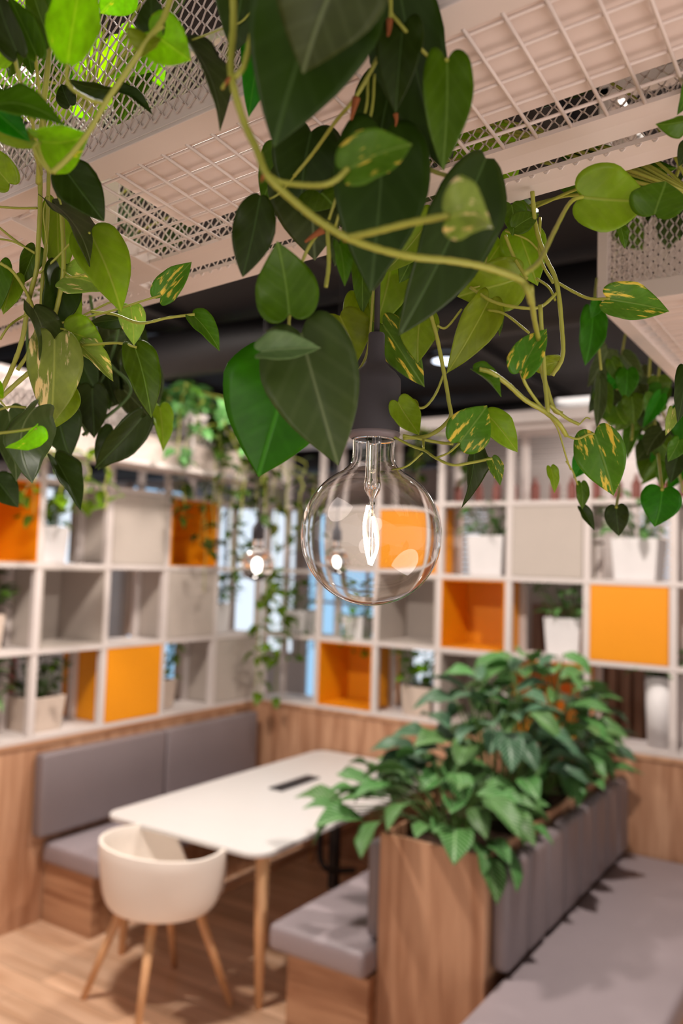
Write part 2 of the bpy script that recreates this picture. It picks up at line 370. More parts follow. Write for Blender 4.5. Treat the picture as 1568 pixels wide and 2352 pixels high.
# ------------------------------------------------------------------ shelving
ZR = [1.045, 1.54, 2.035, 2.53, 3.03]
YL = [5.165 - .512 * i for i in range(9)]
XR = [-4.055, -3.545, -3.045, -2.55, -2.05, -1.54, -1.03, -.52, 0, .5]
T = .022
sl = empty('shelving_unit', (-4.1, 3.1, 1.03), 'white open grid shelving along the left wall above the grey bench', 'shelving')
sr = empty('shelving_unit', (-1.8, 5.2, 1.03), 'white open grid shelving across the back wall behind the planter', 'shelving')
def local(b, o):
    l = o.location; b.v = [(x - l.x, y - l.y, z - l.z) for x, y, z in b.v]; return b
SD = .30
for y in YL:
    b = MB()
    for x in (-4.08 - .04, -4.08 - SD): b.box((x, y - T, 1.03), (x + .04, y + T, 3.03))
    local(b, sl).build('upright', M['shelf'], sl, bevel=.002)
for z in ZR:
    b = MB(); b.box((-4.08 - SD, YL[-1] - .02, z - .018), (-4.075, YL[0] + .02, z + .012)); local(b, sl).build('shelf_board', M['shelf'], sl, bevel=.002)
for x in XR:
    b = MB()
    for y in (5.19, 5.19 + SD - .04): b.box((x - T, y, 1.03), (x + T, y + .04, 3.03))
    local(b, sr).build('upright', M['shelf'], sr, bevel=.002)
for z in ZR:
    b = MB(); b.box((XR[0] - .02, 5.185, z - .018), (XR[-1] + .02, 5.19 + SD, z + .012)); local(b, sr).build('shelf_board', M['shelf'], sr, bevel=.002)
b = MB(); b.box((-4.45, 1.0, 3.045), (-4.0, 5.2, 3.12)); b.box((-4.45, 5.12, 3.045), (.6, 5.56, 3.12)); struct('trim_6', b, M['shelf'])
rowname = ['bottom row', 'second row from the bottom', 'third row from the bottom', 'top row']
def cubebox(wall, i, r, mat, opn, label):
    z0, z1 = ZR[r] + .014, ZR[r + 1] - .02; w_ = .008; D = .42
    if wall == 'L': a0, a1 = YL[i] - T - .002, YL[i + 1] + T + .002; a0, a1 = a1, a0
    else: a0, a1 = XR[i] + T + .002, XR[i + 1] - T - .002
    wd = a1 - a0; h = z1 - z0
    b = MB()   # local: x across 0..wd, y depth 0 (room side)..D, z up
    b.box((0, 0, 0), (w_, D, h)); b.box((wd - w_, 0, 0), (wd, D, h)); b.box((w_, 0, 0), (wd - w_, D, w_)); b.box((w_, 0, h - w_), (wd - w_, D, h))
    if wall == 'L': t = empty('storage_cube', (-4.08 + .006, a0, z0), label, 'storage box', 'storage boxes in the shelving', rz=PI / 2)
    else: t = empty('storage_cube', (a0, 5.184, z0), label, 'storage box', 'storage boxes in the shelving')
    b.build('body', M[mat], t, bevel=.003)
    b = MB(); yy = D - w_ if opn else 0; b.box((w_, yy, w_), (wd - w_, yy + w_, h - w_)); b.build('panel', M[mat], t)
cubebox('L', 0, 0, 'grey', 0, 'grey storage box with closed front, bottom row of the left shelving next to the corner')
cubebox('L', 2, 0, 'orange', 0, 'orange storage box with closed front in the bottom row of the left shelving')
cubebox('L', 1, 1, 'grey', 0, 'grey closed storage box directly below the open orange box on the left')
cubebox('L', 3, 1, 'grey', 1, 'grey open-fronted storage box in the middle row of the left shelving')
cubebox('L', 5, 1, 'grey', 0, 'grey storage box at the far left edge of the middle row')
cubebox('L', 1, 2, 'orange', 1, 'orange open-fronted storage box of the left shelving closest to the corner')
cubebox('L', 2, 2, 'grey', 0, 'grey closed storage box left of the open orange box, upper row of the left shelving')
cubebox('L', 4, 2, 'orange', 1, 'orange open-fronted storage box at the left edge of the picture')
cubebox('R', 1, 0, 'orange', 1, 'orange open-fronted storage box in the bottom row behind the table')
cubebox('R', 3, 0, 'grey', 1, 'grey open storage box in the bottom row, half hidden by the planter leaves')
cubebox('R', 4, 0, 'orange', 1, 'orange storage box in the bottom row behind the planter leaves')
cubebox('R', 2, 1, 'grey', 1, 'grey open-fronted storage box just right below the light bulb')
cubebox('R', 3, 1, 'orange', 1, 'orange open-fronted storage box in the middle row right of the bulb')
cubebox('R', 5, 1, 'orange', 0, 'large orange closed storage box in the middle row at the right')
cubebox('R', 1, 2, 'grey', 0, 'grey closed storage box seen through the left half of the bulb')
cubebox('R', 2, 2, 'orange', 0, 'orange closed storage box seen through the right half of the bulb')
cubebox('R', 4, 2, 'grey', 0, 'large grey closed storage box in the upper row of the right shelving')

# ------------------------------------------------------------------ potted plants on the shelves
def pot_plant(x, y, z, w_, h, style, label, potm='pot', seed=0, name='potted_plant', hang=0, round_=False, ht=.25):
    rnd = random.Random(seed + 100)
    t = empty(name, (x, y, z), label, 'potted plant', 'potted plants on the shelving')
    b = MB()
    if round_:
        b.lathe([(.001, 0), (w_ * .42, 0), (w_ * .5, h), (w_ * .46, h), (w_ * .44, h - .02), (.001, h - .02)], n=32); b.build('pot', M[potm], t, smooth=True)
    else:
        q = w_ / 2; k = q * .86; g = q - .012
        b.add([(-k, -k, 0), (k, -k, 0), (k, k, 0), (-k, k, 0), (-q, -q, h), (q, -q, h), (q, q, h), (-q, q, h), (-g, -g, h), (g, -g, h), (g, g, h), (-g, g, h), (-g, -g, h - .02), (g, -g, h - .02), (g, g, h - .02), (-g, g, h - .02)],
              [(0, 3, 2, 1), (0, 1, 5, 4), (1, 2, 6, 5), (2, 3, 7, 6), (3, 0, 4, 7), (4, 5, 9, 8), (5, 6, 10, 9), (6, 7, 11, 10), (7, 4, 8, 11), (8, 9, 13, 12), (9, 10, 14, 13), (10, 11, 15, 14), (11, 8, 12, 15), (12, 13, 14, 15)])
        pt = b.build('pot', M[potm], t, bevel=.004)
        b = MB(); b.box((-g, -g, h - .03), (g, g, h - .018)); b.build('soil', M['soil'], pt)
    V = []; F = []; UV = []; st = MB()
    n = 46
    for i in range(n):
        a = rnd.random() * 2 * PI; rr = rnd.random() ** .6 * w_ * .75
        hz = h + rnd.uniform(.02, ht)
        if style == 'ivy' and i % 2 and hang: hz = h - rnd.random() * hang; rr = w_ * rnd.uniform(.5, .75)
        p0 = Vector((0, 0, h - .02)) + Vector((math.cos(a), math.sin(a), 0)) * w_ * .15; p1 = Vector((math.cos(a) * rr, math.sin(a) * rr, hz))
        st.tube(catmull([p0, (p0 + p1) / 2 + Vector((math.cos(a), math.sin(a), 1)) * .03, p1], 4), .0022, 5)
        Lf = rnd.uniform(.05, .10) * (1.3 if style == 'lance' else 1); Wf = Lf * (.45 if style == 'lance' else .8)
        d = Vector((math.cos(a) * .8, math.sin(a) * .8, rnd.uniform(-.5, .7))).normalized()
        xx = d.cross(Vector((rnd.uniform(-.4, .4), rnd.uniform(-.4, .4), 1))).normalized(); zz = xx.cross(d)
        v, f, uv = leaf_arrays(Lf, Wf, .3, .3, .03, seed * 77 + i, NS=8, NR=2, outline=lance_outline if style == 'lance' else heart_outline)
        o = len(V); V += [tuple(p1 + xx * q[0] + d * q[1] + zz * q[2]) for q in v]; F += [tuple(k_ + o for k_ in q) for q in f]; UV += uv
    st.build('stems', M['stemd'], t, smooth=True)
    me = mesh_from('foliage', V, F, UV, [G['bush' if style == 'lance' else ('mid' if seed % 3 else 'dark')]])
    o = bpy.data.objects.new('foliage', me); C.objects.link(o); o.parent = t
    return t
zb = [z + .012 for z in ZR]
yl = lambda i: (YL[i] + YL[i + 1]) / 2
xr = lambda i: (XR[i] + XR[i + 1]) / 2
pot_plant(-4.27, yl(3) - .1, zb[2], .22, .22, 'ivy', 'white square pot with leafy plant beside the open orange box at far left', seed=1)
pot_plant(-4.27, yl(0) - .08, zb[1], .2, .22, 'lance', 'white square pot with upright plant in the corner cell of the left shelving', seed=2)
pot_plant(-4.27, yl(3) - .10, zb[0], .26, .2, 'ivy', 'beige pot with low plant beside the orange box, bottom row of left shelving', 'potb', seed=3)
pot_plant(-4.27, yl(4) - .04, zb[0], .26, .2, 'lance', 'beige pot with bushy plant at the left edge of the bottom row', 'potb', seed=4)
pot_plant(-4.27, yl(1) - .12, zb[0], .2, .2, 'ivy', 'beige pot with small plant between orange and grey boxes, bottom left row', 'potb', seed=5)
pot_plant(-4.27, yl(4), zb[1], .22, .2, 'ivy', 'pale pot with small plant at the left edge of the middle row', 'potb', seed=6)
pot_plant(xr(0) - .02, 5.34, zb[1], .22, .18, 'ivy', 'pot with trailing plant in the middle row beside the corner', 'pot', seed=7, hang=.4)
pot_plant(xr(1), 5.36, zb[1], .18, .16, 'ivy', 'small trailing plant below the bulb in the middle row', 'pot', seed=17, hang=.3)
pot_plant(xr(3) + .06, 5.36, zb[2], .26, .27, 'lance', 'white square pot with upright plant right of the bulb, upper row', seed=8)
pot_plant(xr(5) + .02, 5.36, zb[2], .28, .26, 'lance', 'white square pot with drooping plant, upper row at the right', seed=9)
pot_plant(xr(4) + .08, 5.38, zb[1], .24, .24, 'lance', 'white square pot with plant between two orange boxes in the middle row', 'pot', seed=10)
pot_plant(xr(2) + .06, 5.36, zb[0], .24, .2, 'ivy', 'beige pot with plant right of the open orange box, bottom row behind the table', 'potb', seed=11)
pot_plant(xr(5) + .16, 5.36, zb[0], .2, .42, 'lance', 'tall white cylindrical pot at the right end of the bottom row', 'pot', seed=12, round_=True, ht=.1)
pot_plant(xr(6) + .05, 5.36, zb[1], .24, .2, 'ivy', 'pot with plant at the right edge of the middle row', 'pot', seed=13)
# small red-brown bottles in the open top cells
for k in range(12):
    b = MB(); b.lathe([(.001, 0), (.028, 0), (.03, .01), (.03, .11), (.012, .14), (.012, .17), (.001, .17)], n=16)
    o = b.build('bottle', M['red'], smooth=True); o.location = (-2.5 + k * .135 + (.02 if k % 3 else 0), 5.36, zb[3])
    tag(o, 'small red-brown bottle in the row standing on the top shelf', 'bottle', 'small red-brown bottles on the top shelf')

# ------------------------------------------------------------------ benches, planter box, table, chair
t = empty('bench', (-3.85, 4.2, 0), 'grey upholstered bench with wood base along the left shelving wall', 'bench', 'grey upholstered benches')
b = MB(); b.box((-4.07, 3.25, .0), (-3.66, 5.17, .33)); local(b, t).build('base', M['wx'], t, bevel=.004)
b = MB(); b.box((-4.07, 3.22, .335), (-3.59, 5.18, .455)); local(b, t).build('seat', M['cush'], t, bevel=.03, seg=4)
for y0, y1 in ((3.14, 4.11), (4.125, 5.08)):
    b = MB(); b.box((-4.066, y0, .50), (-3.985, y1, .965)); local(b, t).build('back_cushion', M['fabric'], t, bevel=.02, seg=4)
t = empty('bench', (-2.1, 4.2, 0), 'grey upholstered bench with wood base on the left side of the planter', 'bench', 'grey upholstered benches')
b = MB(); b.box((-2.28, 3.18, 0), (-1.85, 5.17, .33)); local(b, t).build('base', M['wx'], t, bevel=.004)
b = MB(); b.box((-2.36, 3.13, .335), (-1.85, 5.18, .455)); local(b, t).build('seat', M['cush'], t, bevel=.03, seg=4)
for i in range(4):
    b = MB(); b.box((-1.915, 3.25 + i * .48, .47), (-1.845, 3.72 + i * .48, .88)); local(b, t).build('back_cushion', M['fabric'], t, bevel=.02, seg=4)
t = empty('bench', (-1.0, 4.0, 0), 'grey upholstered bench on the right side of the planter, lower right corner', 'bench', 'grey upholstered benches')
b = MB(); b.box((-1.34, 2.4, 0), (-.74, 5.17, .33)); local(b, t).build('base', M['wx'], t, bevel=.004)
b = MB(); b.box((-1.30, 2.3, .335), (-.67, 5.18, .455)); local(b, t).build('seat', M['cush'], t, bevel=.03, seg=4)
yy = 3.27
for i in range(8):
    wdt = .232; y1 = yy + wdt
    b = MB(); b.box((-1.345, yy, .47), (-1.262, y1, .9)); local(b, t).build('back_cushion', M['fabric'], t, bevel=.035, seg=5)
    yy = y1 + .004
t = empty('planter_box', (-1.6, 4.2, 0), 'oak planter box full of leafy plants standing between the two benches', 'planter')
b = MB(); x0, x1, y0, y1 = -1.845, -1.35, 3.235, 5.18; w_ = .02
b.box((x0, y0, 0), (x1, y0 + w_, .93)); b.box((x0, y0 + w_, 0), (x0 + w_, y1, .93)); b.box((x1 - w_, y0 + w_, 0), (x1, y1, .93)); b.box((x0 + w_, y1 - w_, 0), (x1 - w_, y1, .93))
local(b, t).build('panels', M['wv'], t, bevel=.003)
b = MB(); n = 14; m_ = 40; v = []
rn = random.Random(3)
for i in range(m_ + 1):
    for j in range(n + 1):
        v.append((x0 + w_ + (x1 - x0 - 2 * w_) * j / n, y0 + w_ + (y1 - y0 - 2 * w_) * i / m_, .875 + rn.uniform(-.012, .012)))
b.add(v, [(i * (n + 1) + j, i * (n + 1) + j + 1, (i + 1) * (n + 1) + j + 1, (i + 1) * (n + 1) + j) for i in range(m_) for j in range(n)])
local(b, t).build('soil', M['soil'], t, smooth=True)

def rrect(x0, y0, x1, y1, r, n=8):
    out = []
    for cx_, cy_, a0 in ((x1 - r, y1 - r, 0), (x0 + r, y1 - r, PI / 2), (x0 + r, y0 + r, PI), (x1 - r, y0 + r, 1.5 * PI)):
        for k in range(n + 1): a = a0 + PI / 2 * k / n; out.append((cx_ + r * math.cos(a), cy_ + r * math.sin(a)))
    return out
t = empty('table', (-2.94, 4.15, 0), 'long white rounded-corner table with wooden legs between the two benches', 'table')
b = MB(); o = rrect(-3.47, 3.12, -2.41, 5.16, .1); n = len(o)
b.add([(x, y, .718) for x, y in o] + [(x, y, .742) for x, y in o], [tuple(range(n - 1, -1, -1)), tuple(range(n, 2 * n))] + [(i, (i + 1) % n, n + (i + 1) % n, n + i) for i in range(n)])
local(b, t).build('tabletop', M['table'], t, bevel=.004)
for lx, ly in ((-3.38, 3.26), (-2.50, 3.26), (-3.38, 5.0), (-2.50, 5.0)):
    b = MB(); sx = .0 if lx < -3 else -.0
    b.tube([(lx, ly, .718), (lx + (.01 if lx > -3 else -.01), ly - .01, .35), (lx + (.02 if lx > -3 else -.02), ly - .02, 0)], [.036, .03, .018], 16); local(b, t).build('leg', M['wleg'], t, smooth=True)
b = MB(); b.box((-3.3, 3.34, .66), (-3.26, 4.95, .715)); b.box((-2.6, 3.34, .66), (-2.56, 4.95, .715)); b.box((-3.3, 3.30, .66), (-2.56, 3.34, .715)); local(b, t).build('frame', M['white'], t, bevel=.003)
b = MB(); b.box((-2.97, 3.3, .34), (-2.93, 5.0, .375)); local(b, t).build('foot_rail', M['wy'], t, bevel=.003)
b = MB(); b.tube(catmull([(-2.85, 4.35, .7), (-2.8, 4.2, .5), (-2.7, 4.1, .36), (-2.62, 4.3, .3)], 6), .018, 8); b.box((-2.74, 4.2, .2), (-2.69, 4.25, .7)); local(b, t).build('cable_duct', M['black'], t)
b = MB(); b.box((-3.09, 4.06, .7425), (-2.99, 4.46, .75)); b.box((-3.075, 4.08, .75), (-3.005, 4.44, .753)); o = b.build('power_socket', M['black'], bevel=.002)
tag(o, 'black power socket strip set in the middle of the white table', 'power socket')

# armchair: tub shell on four splayed wooden legs
t = empty('armchair', (-2.90, 3.0, .0), 'white plastic tub armchair with four wooden legs at the table end', 'chair', rz=math.radians(-14))
V = []; n = 48; m_ = 14
def tubpt(a, s):
    # a angle (0 = +y front), s 0..1 centre of the seat to the rim
    back = .5 - .5 * math.cos(a)     # 1 at the back
    arm = math.sin(a) ** 2
    rim = .40 + .30 * max(0, back) ** .55 if abs(math.cos(a)) < 2 else 0
    frontness = max(0, math.cos(a))
    rim = .455 + (.325 * (1 - max(0, (frontness - .62) / .38)) if frontness < 1 else 0)
    rim = .485 if frontness > .90 else (.485 + .255 * min(1, (.90 - frontness) / .25) ** .7) + .02 * max(0, -math.cos(a))
    rx, ry = .325, .29
    if s < .55:
        k = s / .55; r = k * .80; z = .45 + .012 * k ** 3
    else:
        k = (s - .55) / .45; r = .80 + .20 * math.sin(k * PI / 2) ** .8; z = .462 + (rim - .462) * (1 - math.cos(k * PI / 2)) ** .8 if k < 1 else rim
    return (r * rx * math.sin(a), r * ry * math.cos(a), z)
for j in range(m_ + 1):
    for i in range(n): V.append(tubpt(2 * PI * i / n, max(.02, j / m_)))
b = MB(); b.add(V, [(j * n + i, j * n + (i + 1) % n, (j + 1) * n + (i + 1) % n, (j + 1) * n + i) for j in range(m_) for i in range(n)] + [tuple(range(n - 1, -1, -1))])
o = b.build('seat_shell', M['chair'], t, smooth=True); s_ = o.modifiers.new('s', 'SOLIDIFY'); s_.thickness = .014; s_.offset = 1
s_ = o.modifiers.new('b', 'BEVEL'); s_.width = .005; s_.segments = 2; s_.limit_method = 'ANGLE'
for sx in (-1, 1):
    for sy in (-1, 1):
        b = MB(); b.tube([(sx * .13, sy * .12, .45), (sx * .245, sy * .25, 0)], [.024, .015], 14); b.build('leg', M['wleg'], t, smooth=True)
b = MB(); b.lathe([(.001, .43), (.16, .43), (.16, .445), (.001, .445)], n=24); b.build('under_frame', M['wleg'], t)

# ------------------------------------------------------------------ plants in the planter box
def bush(x, y, n, h, spread, matk, label, seed, Lr=(.15, .24), maxlean=1.0, left=0):
    rnd = random.Random(seed)
    t = empty('leafy_plant', (x, y, .87), label, 'plant', 'leafy plants in the planter box')
    st = MB()
    for i in range(n):
        a = 2 * PI * (i * .618 + rnd.random() * .1); q = rnd.random() ** .7
        rr = spread * (.25 + .75 * q); hz = h * (1 - .75 * q * q) * rnd.uniform(.55, 1)
        rx_ = math.cos(a) * rr + (left if math.cos(a) < 0 else 0) * q * -1; p1 = Vector((rx_, math.sin(a) * rr, max(hz, .05)))
        p0 = Vector((math.cos(a) * .04, math.sin(a) * .04, 0))
        st.tube(catmull([p0, p0.lerp(p1, .5) + Vector((0, 0, .06)), p1], 5), .0035, 6)
        L_ = rnd.uniform(*Lr); d = Vector((math.cos(a) * .9, math.sin(a) * .9, rnd.uniform(-.45, .45) - q * .2)).normalized()
        side = d.cross(Vector((rnd.uniform(-.5, .5), rnd.uniform(-.5, .5), 1))).normalized()
        bpt = p1 + Vector((x, y, .87))
        leaf_obj(t, bpt, bpt + d * L_, side, L_ * rnd.uniform(.5, .66), G[matk if rnd.random() > .25 else 'bush'], seed * 50 + i, fold=.35, arch=.35, wave=.05, outline=lance_outline, NS=12, NR=4, thick=.001)
    st.build('stems', M['stemd'], t, smooth=True)
bush(-1.62, 3.50, 60, .36, .31, 'bush', 'green plant with pale-veined leaves at the near end of the planter', 1, (.15, .25), left=.26)
bush(-1.60, 3.95, 66, .74, .32, 'bushb', 'taller blue-green leafy plant in the middle of the planter', 2, (.16, .25), left=.15)
bush(-1.55, 4.36, 66, .86, .34, 'bush', 'tall green leafy plant behind the middle of the planter', 3, (.16, .25))
bush(-1.52, 4.76, 50, .76, .24, 'bushb', 'dark leafy plant at the far end of the planter near the shelving', 4, (.14, .2))

# ------------------------------------------------------------------ planting troughs of expanded mesh
def rodr(w3):
    t_ = np.linalg.norm(w3); return Matrix.Rotation(t_, 3, Vector(w3) / t_) if t_ > 1e-9 else Matrix.Identity(3)
def exp_mesh(length, height, pitch, rise, sw, th):
    """expanded metal in the x-z plane"""
    b = MB(); nx = int(length / (pitch / 2)); nz = int(height / rise)
    for k in range(nz + 1):
        for sgn in (1, -1):
            if k == nz and sgn == 1: continue
            if k == 0 and sgn == -1: continue
            V = []; F = []
            for i in range(nx + 1):
                up = (i % 2); x = i * pitch / 2; z = k * rise + sgn * up * rise / 2
                # short flats at the bonds
                dz = sw / 2
                for xo in ((-sw * .5, sw * .5)):
                    for (yy_, zz_) in ((-th / 2, -dz), (th / 2, -dz), (th / 2, dz), (-th / 2, dz)): V.append((x + xo, yy_ + (th * .5 if up else -th * .5), z + zz_))
            for i in range(2 * (nx + 1) - 1):
                for q in range(4): F.append((i * 4 + q, i * 4 + (q + 1) % 4, (i + 1) * 4 + (q + 1) % 4, (i + 1) * 4 + q))
            b.add(V, F)
    return b
def rods(b, a, c, r, n=8): b.tube([a, c], r, n)
# near trough, its own slightly tilted frame (it hangs)
mt = Matrix.Translation((-.232, .4993, H + .36)) @ rodr((-.0896, -.053, -.0136)).to_4x4()
tr = empty('hanging_trough', (0, 0, 0), 'near cream metal planting trough with wire grid underside and mesh sides, hanging overhead', 'planting trough', 'mesh planting troughs overhead')
tr.matrix_basis = mt
U0, U1 = -1.75, .62; HT = .30
b = MB()
b.box((U0, -.0330, 0), (U1, -.0075, .004)); b.box((U0, -.0330, .004), (U1, -.030, .026)); b.box((U0, -.0105, .004), (U1, -.0075, .012)); b.build('near_rail', M['white'], tr, bevel=.0008)
b = MB(); b.box((U0, .1285, -.001), (U1, .143, .003)); b.add([(U0, .143, -.001), (U1, .143, -.001), (U1, .157, -.004), (U0, .157, -.004), (U0, .143, .004), (U1, .143, .004), (U1, .157, .001), (U0, .157, .001)], [(0, 3, 2, 1), (4, 5, 6, 7), (0, 1, 5, 4), (1, 2, 6, 5), (2, 3, 7, 6), (3, 0, 4, 7)])
b.build('inner_rail', M['white'], tr)
b = MB(); b.box((U0, .1745, -.001), (U1, .190, .003)); b.add([(U0, .190, -.001), (U1, .190, -.001), (U1, .2035, -.004), (U0, .2035, -.004), (U0, .190, .004), (U1, .190, .004), (U1, .2035, .001), (U0, .2035, .001)], [(0, 3, 2, 1), (4, 5, 6, 7), (0, 1, 5, 4), (1, 2, 6, 5), (2, 3, 7, 6), (3, 0, 4, 7)])
b.build('far_rail', M['white'], tr)
b = MB(); s_ = .0281
for i in range(-60, 22):
    u = i * s_
    if -.52 < u < -.455 or -.60 < u < -.55: continue
    if u < U0 or u > U1: continue
    rods(b, (u, -.010, .0005), (u, .132, .0005), .0015)
for j in range(5): rods(b, (U0, j * s_, .0028), (U1, j * s_, .0032), .0014)
b.build('wire_grid', M['white'], tr, smooth=True)
for u, hw, v0_ in ((-.450, .010, -.010), (-.500, .012, -.010), (-1.2, .008, .128), (.30, .008, .128)):
    b = MB(); b.box((u - hw, v0_, -.003), (u + hw, .176, .012)); b.build('crossbar', M['white'], tr, bevel=.0008)
for (ua, ub) in ((-1.72, -.47), (-.36, .6)):
    b = MB(); b.box((ua, -.026, .009), (ub, .105, .011)); b.box((ua, .103, .011), (ub, .105, .12)); b.box((ua, -.026, .011), (ua + .002, .105, .05)); b.box((ub - .002, -.026, .011), (ub, .105, .03))
    b.build('liner_tray', M['tray'], tr)
b = exp_mesh(U1 - U0, HT, .0128, .0135, .0016, .0013); b.build('near_mesh', M['white'], tr, mtx=Matrix.Translation((U0, -.0345, .010)))
b = exp_mesh(U1 - U0, HT, .0128, .0135, .0016, .0013); b.build('far_mesh', M['white'], tr, mtx=Matrix.Translation((U0, .176, -.003)))
b = MB(); b.box((U0, -.036, HT + .01), (U1, -.02, HT + .03)); b.box((U0, .172, HT - .01), (U1, .180, HT + .004)); b.build('top_rail', M['white'], tr)
# right-hand trough running away from the camera
tr2 = empty('hanging_trough', (-.318, 1.104, 2.44), 'white mesh-sided planting trough at the right edge, running away overhead', 'planting trough', 'mesh planting troughs overhead')
LN, WD, HH = 3.2, .42, .30
b = MB(); b.box((0, 0, -.002), (WD, .022, .024)); b.box((0, .022, -.002), (.022, LN, .024)); b.box((WD - .022, .022, -.002), (WD, LN, .024)); b.box((0, LN - .022, -.002), (WD, LN, .024))
for zz in (HH - .012,): b.box((0, 0, zz), (WD, .02, zz + .02)); b.box((0, 0.02, zz), (.02, LN, zz + .02))
b.box((0, 0, .024), (.014, .014, HH))
b.build('frame', M['white'], tr2, bevel=.001)
b = exp_mesh(WD - .02, HH - .04, .0132, .0150, .0021, .0014); b.build('end_mesh', M['white'], tr2, mtx=Matrix.Translation((.012, .004, .026)))
b = exp_mesh(LN, HH - .04, .0132, .0150, .0021, .0014); b.build('side_mesh', M['white'], tr2, mtx=Matrix.Translation((.004, .01, .026)) @ Matrix.Rotation(PI / 2, 4, 'Z'))
b = MB()
for i in range(1, 8): rods(b, (i * WD / 8, .02, .002), (i * WD / 8, LN, .002), .0012, 6)
for i in range(1, 90): rods(b, (.02, i * .035, .0045), (WD - .02, i * .035, .0045), .0012, 6)
b.build('wire_grid', M['white'], tr2)
b = MB(); b.box((.03, .05, .012), (WD - .03, LN - .05, .015)); b.build('liner_tray', M['tray'], tr2)
# far trough in front of the left shelving
tr3 = empty('hanging_trough', (-3.8, 2.0, 2.66), 'far white mesh planting trough overhead in front of the left shelving', 'planting trough', 'mesh planting troughs overhead')
b = MB()
for z in (0, .36): b.box((0, 0, z), (.03, 3.05, z + .03)); b.box((-.25, 0, z), (-.22, 3.05, z + .03))
for y in (0, 1.0, 2.0, 3.02): b.box((0, y, .03), (.03, y + .03, .36)); b.box((-.22, y, 0), (0, y + .03, .03))
b.build('frame', M['shelf'], tr3)
b = exp_mesh(3.0, .33, .05, .06, .008, .003); b.build('side_mesh', M['white'], tr3, mtx=Matrix.Translation((.015, .02, .03)) @ Matrix.Rotation(PI / 2, 4, 'Z'))
b = MB(); b.box((-.21, .05, .02), (-.02, 3.0, .024)); b.box((-.03, .05, .024), (-.02, 3.0, .2)); b.build('liner_tray', M['tray'], tr3)

# ------------------------------------------------------------------ the pendant bulb
bc = P(852, 1228, .74)
t = empty('pendant_lamp', bc, 'large clear globe light bulb with glowing filament hanging from a dark socket', 'pendant lamp', 'clear globe pendant lamps')
Rg = .0625
prof = []
for i in range(33):
    a = -PI / 2 + (PI / 2 + math.radians(64)) * i / 32; prof.append((max(Rg * math.cos(a), .0001), Rg * math.sin(a)))
ra, za = prof[-1]
prof += [(.0222, .0605), (.0198, .0640), (.0188, .068), (.0185, .074), (.0188, .083), (.0188, .089)]
prof = [(r, z) for r, z in prof]
th = .0007
inner = []
for i, (r, z) in enumerate(prof):
    p0 = prof[max(i - 1, 0)]; p1 = prof[min(i + 1, len(prof) - 1)]; dx, dz = p1[0] - p0[0], p1[1] - p0[1]; l = math.hypot(dx, dz)
    inner.append((max(r - dz / l * th, .00005), z + dx / l * th))
b = MB(); b.lathe(prof + inner[::-1], n=96, closed=False); b.build('glass_globe', M['glass'], t, smooth=True)
b = MB(); b.lathe([(.0215, .1405), (.0225, .139), (.0229, .136), (.0229, .092), (.0222, .0905), (.0165, .0895), (.0001, .0895)][::-1], n=64)
b.lathe([(.0229, .1360), (.0222, .1400), (.0180, .1455), (.0125, .150), (.0090, .1555), (.0076, .162), (.0074, .170), (.0074, .1795), (.0066, .1812), (.0025, .1814)], n=64)
soc = b.build('socket', M['socket'], t, smooth=True)
b = MB(); b.lathe([(.0226, .0915), (.0236, .0898), (.0228, .0878), (.0205, .0855), (.0192, .0850), (.0192, .0895)], n=64); b.build('socket_collar', M['collar'], soc, smooth=True)
b = MB(); b.tube([(0, 0, .181), (-.001, .0, .28), (.0, 0, .40)], .0026, 12); b.build('cord', M['cord'], t, smooth=True)
b = MB()
b.lathe([(.0066, .088), (.0066, .052), (.0075, .0475), (.0078, .044), (.0072, .040), (.0050, .036), (.0030, .033), (.0022, .030), (.0028, .0275), (.0030, .025), (.0018, .022), (.0016, .0), (.0016, -.022), (.0001, -.023)], n=32)
gst = b.build('glass_stem', M['glass'], t, smooth=True)
b = MB(); cr_ = CAMRIGHT
b.tube(catmull([cr_ * -.0035 + Vector((0, 0, .026)), cr_ * -.0062 + Vector((0, 0, .008)), cr_ * -.004 + Vector((0, 0, -.012)), cr_ * -.0005 + Vector((0, 0, -.026))], 8), .0016, 10)
b.tube(catmull([cr_ * .0012 + Vector((0, 0, .016)), cr_ * .0025 + Vector((0, .004, -.002)), cr_ * .0035 + Vector((0, .004, -.012)), cr_ * .0006 + Vector((0, 0, -.027))], 8), .0015, 10)
b.build('filament', M['filament'], gst, smooth=True)
b = MB()
for s1 in (-1, 1): b.tube(catmull([cr_ * s1 * .002 + Vector((0, 0, .088)), cr_ * s1 * .0028 + Vector((0, 0, .05)), cr_ * s1 * .001 + Vector((0, 0, .032)), cr_ * s1 * -.0005 + Vector((0, 0, .027))], 5), .0003, 6)
b.build('lead_wires', M['white'], gst)
# two more pendants of the same kind further back
for (px, d, lab) in ((590, 3.1, 'small blurred glowing pendant bulb in front of the corner windows'), (764, 3.4, 'distant glowing pendant bulb seen through the big glass globe')):
    q = P(px, 1296, d); t2 = empty('pendant_lamp', q, lab, 'pendant lamp', 'clear globe pendant lamps')
    b = MB(); b.lathe(prof, n=32); b.build('glass_globe', M['glass'], t2, smooth=True)
    b = MB(); b.lathe([(.0001, .0895), (.0229, .092), (.0229, .136), (.0090, .1555), (.0074, .18), (.001, .181)], n=24); b.build('socket', M['socket'], t2, smooth=True)
    b = MB(); b.tube([(0, 0, .18), (0, 0, 3.42 - q.z)], .0026, 8); b.build('cord', M['cord'], t2)
    b = MB(); b.lathe([(.0001, .018), (.010, .012), (.013, 0), (.010, -.018), (.0001, -.024)], n=16); b.build('filament', M['lamp'], t2, smooth=True)

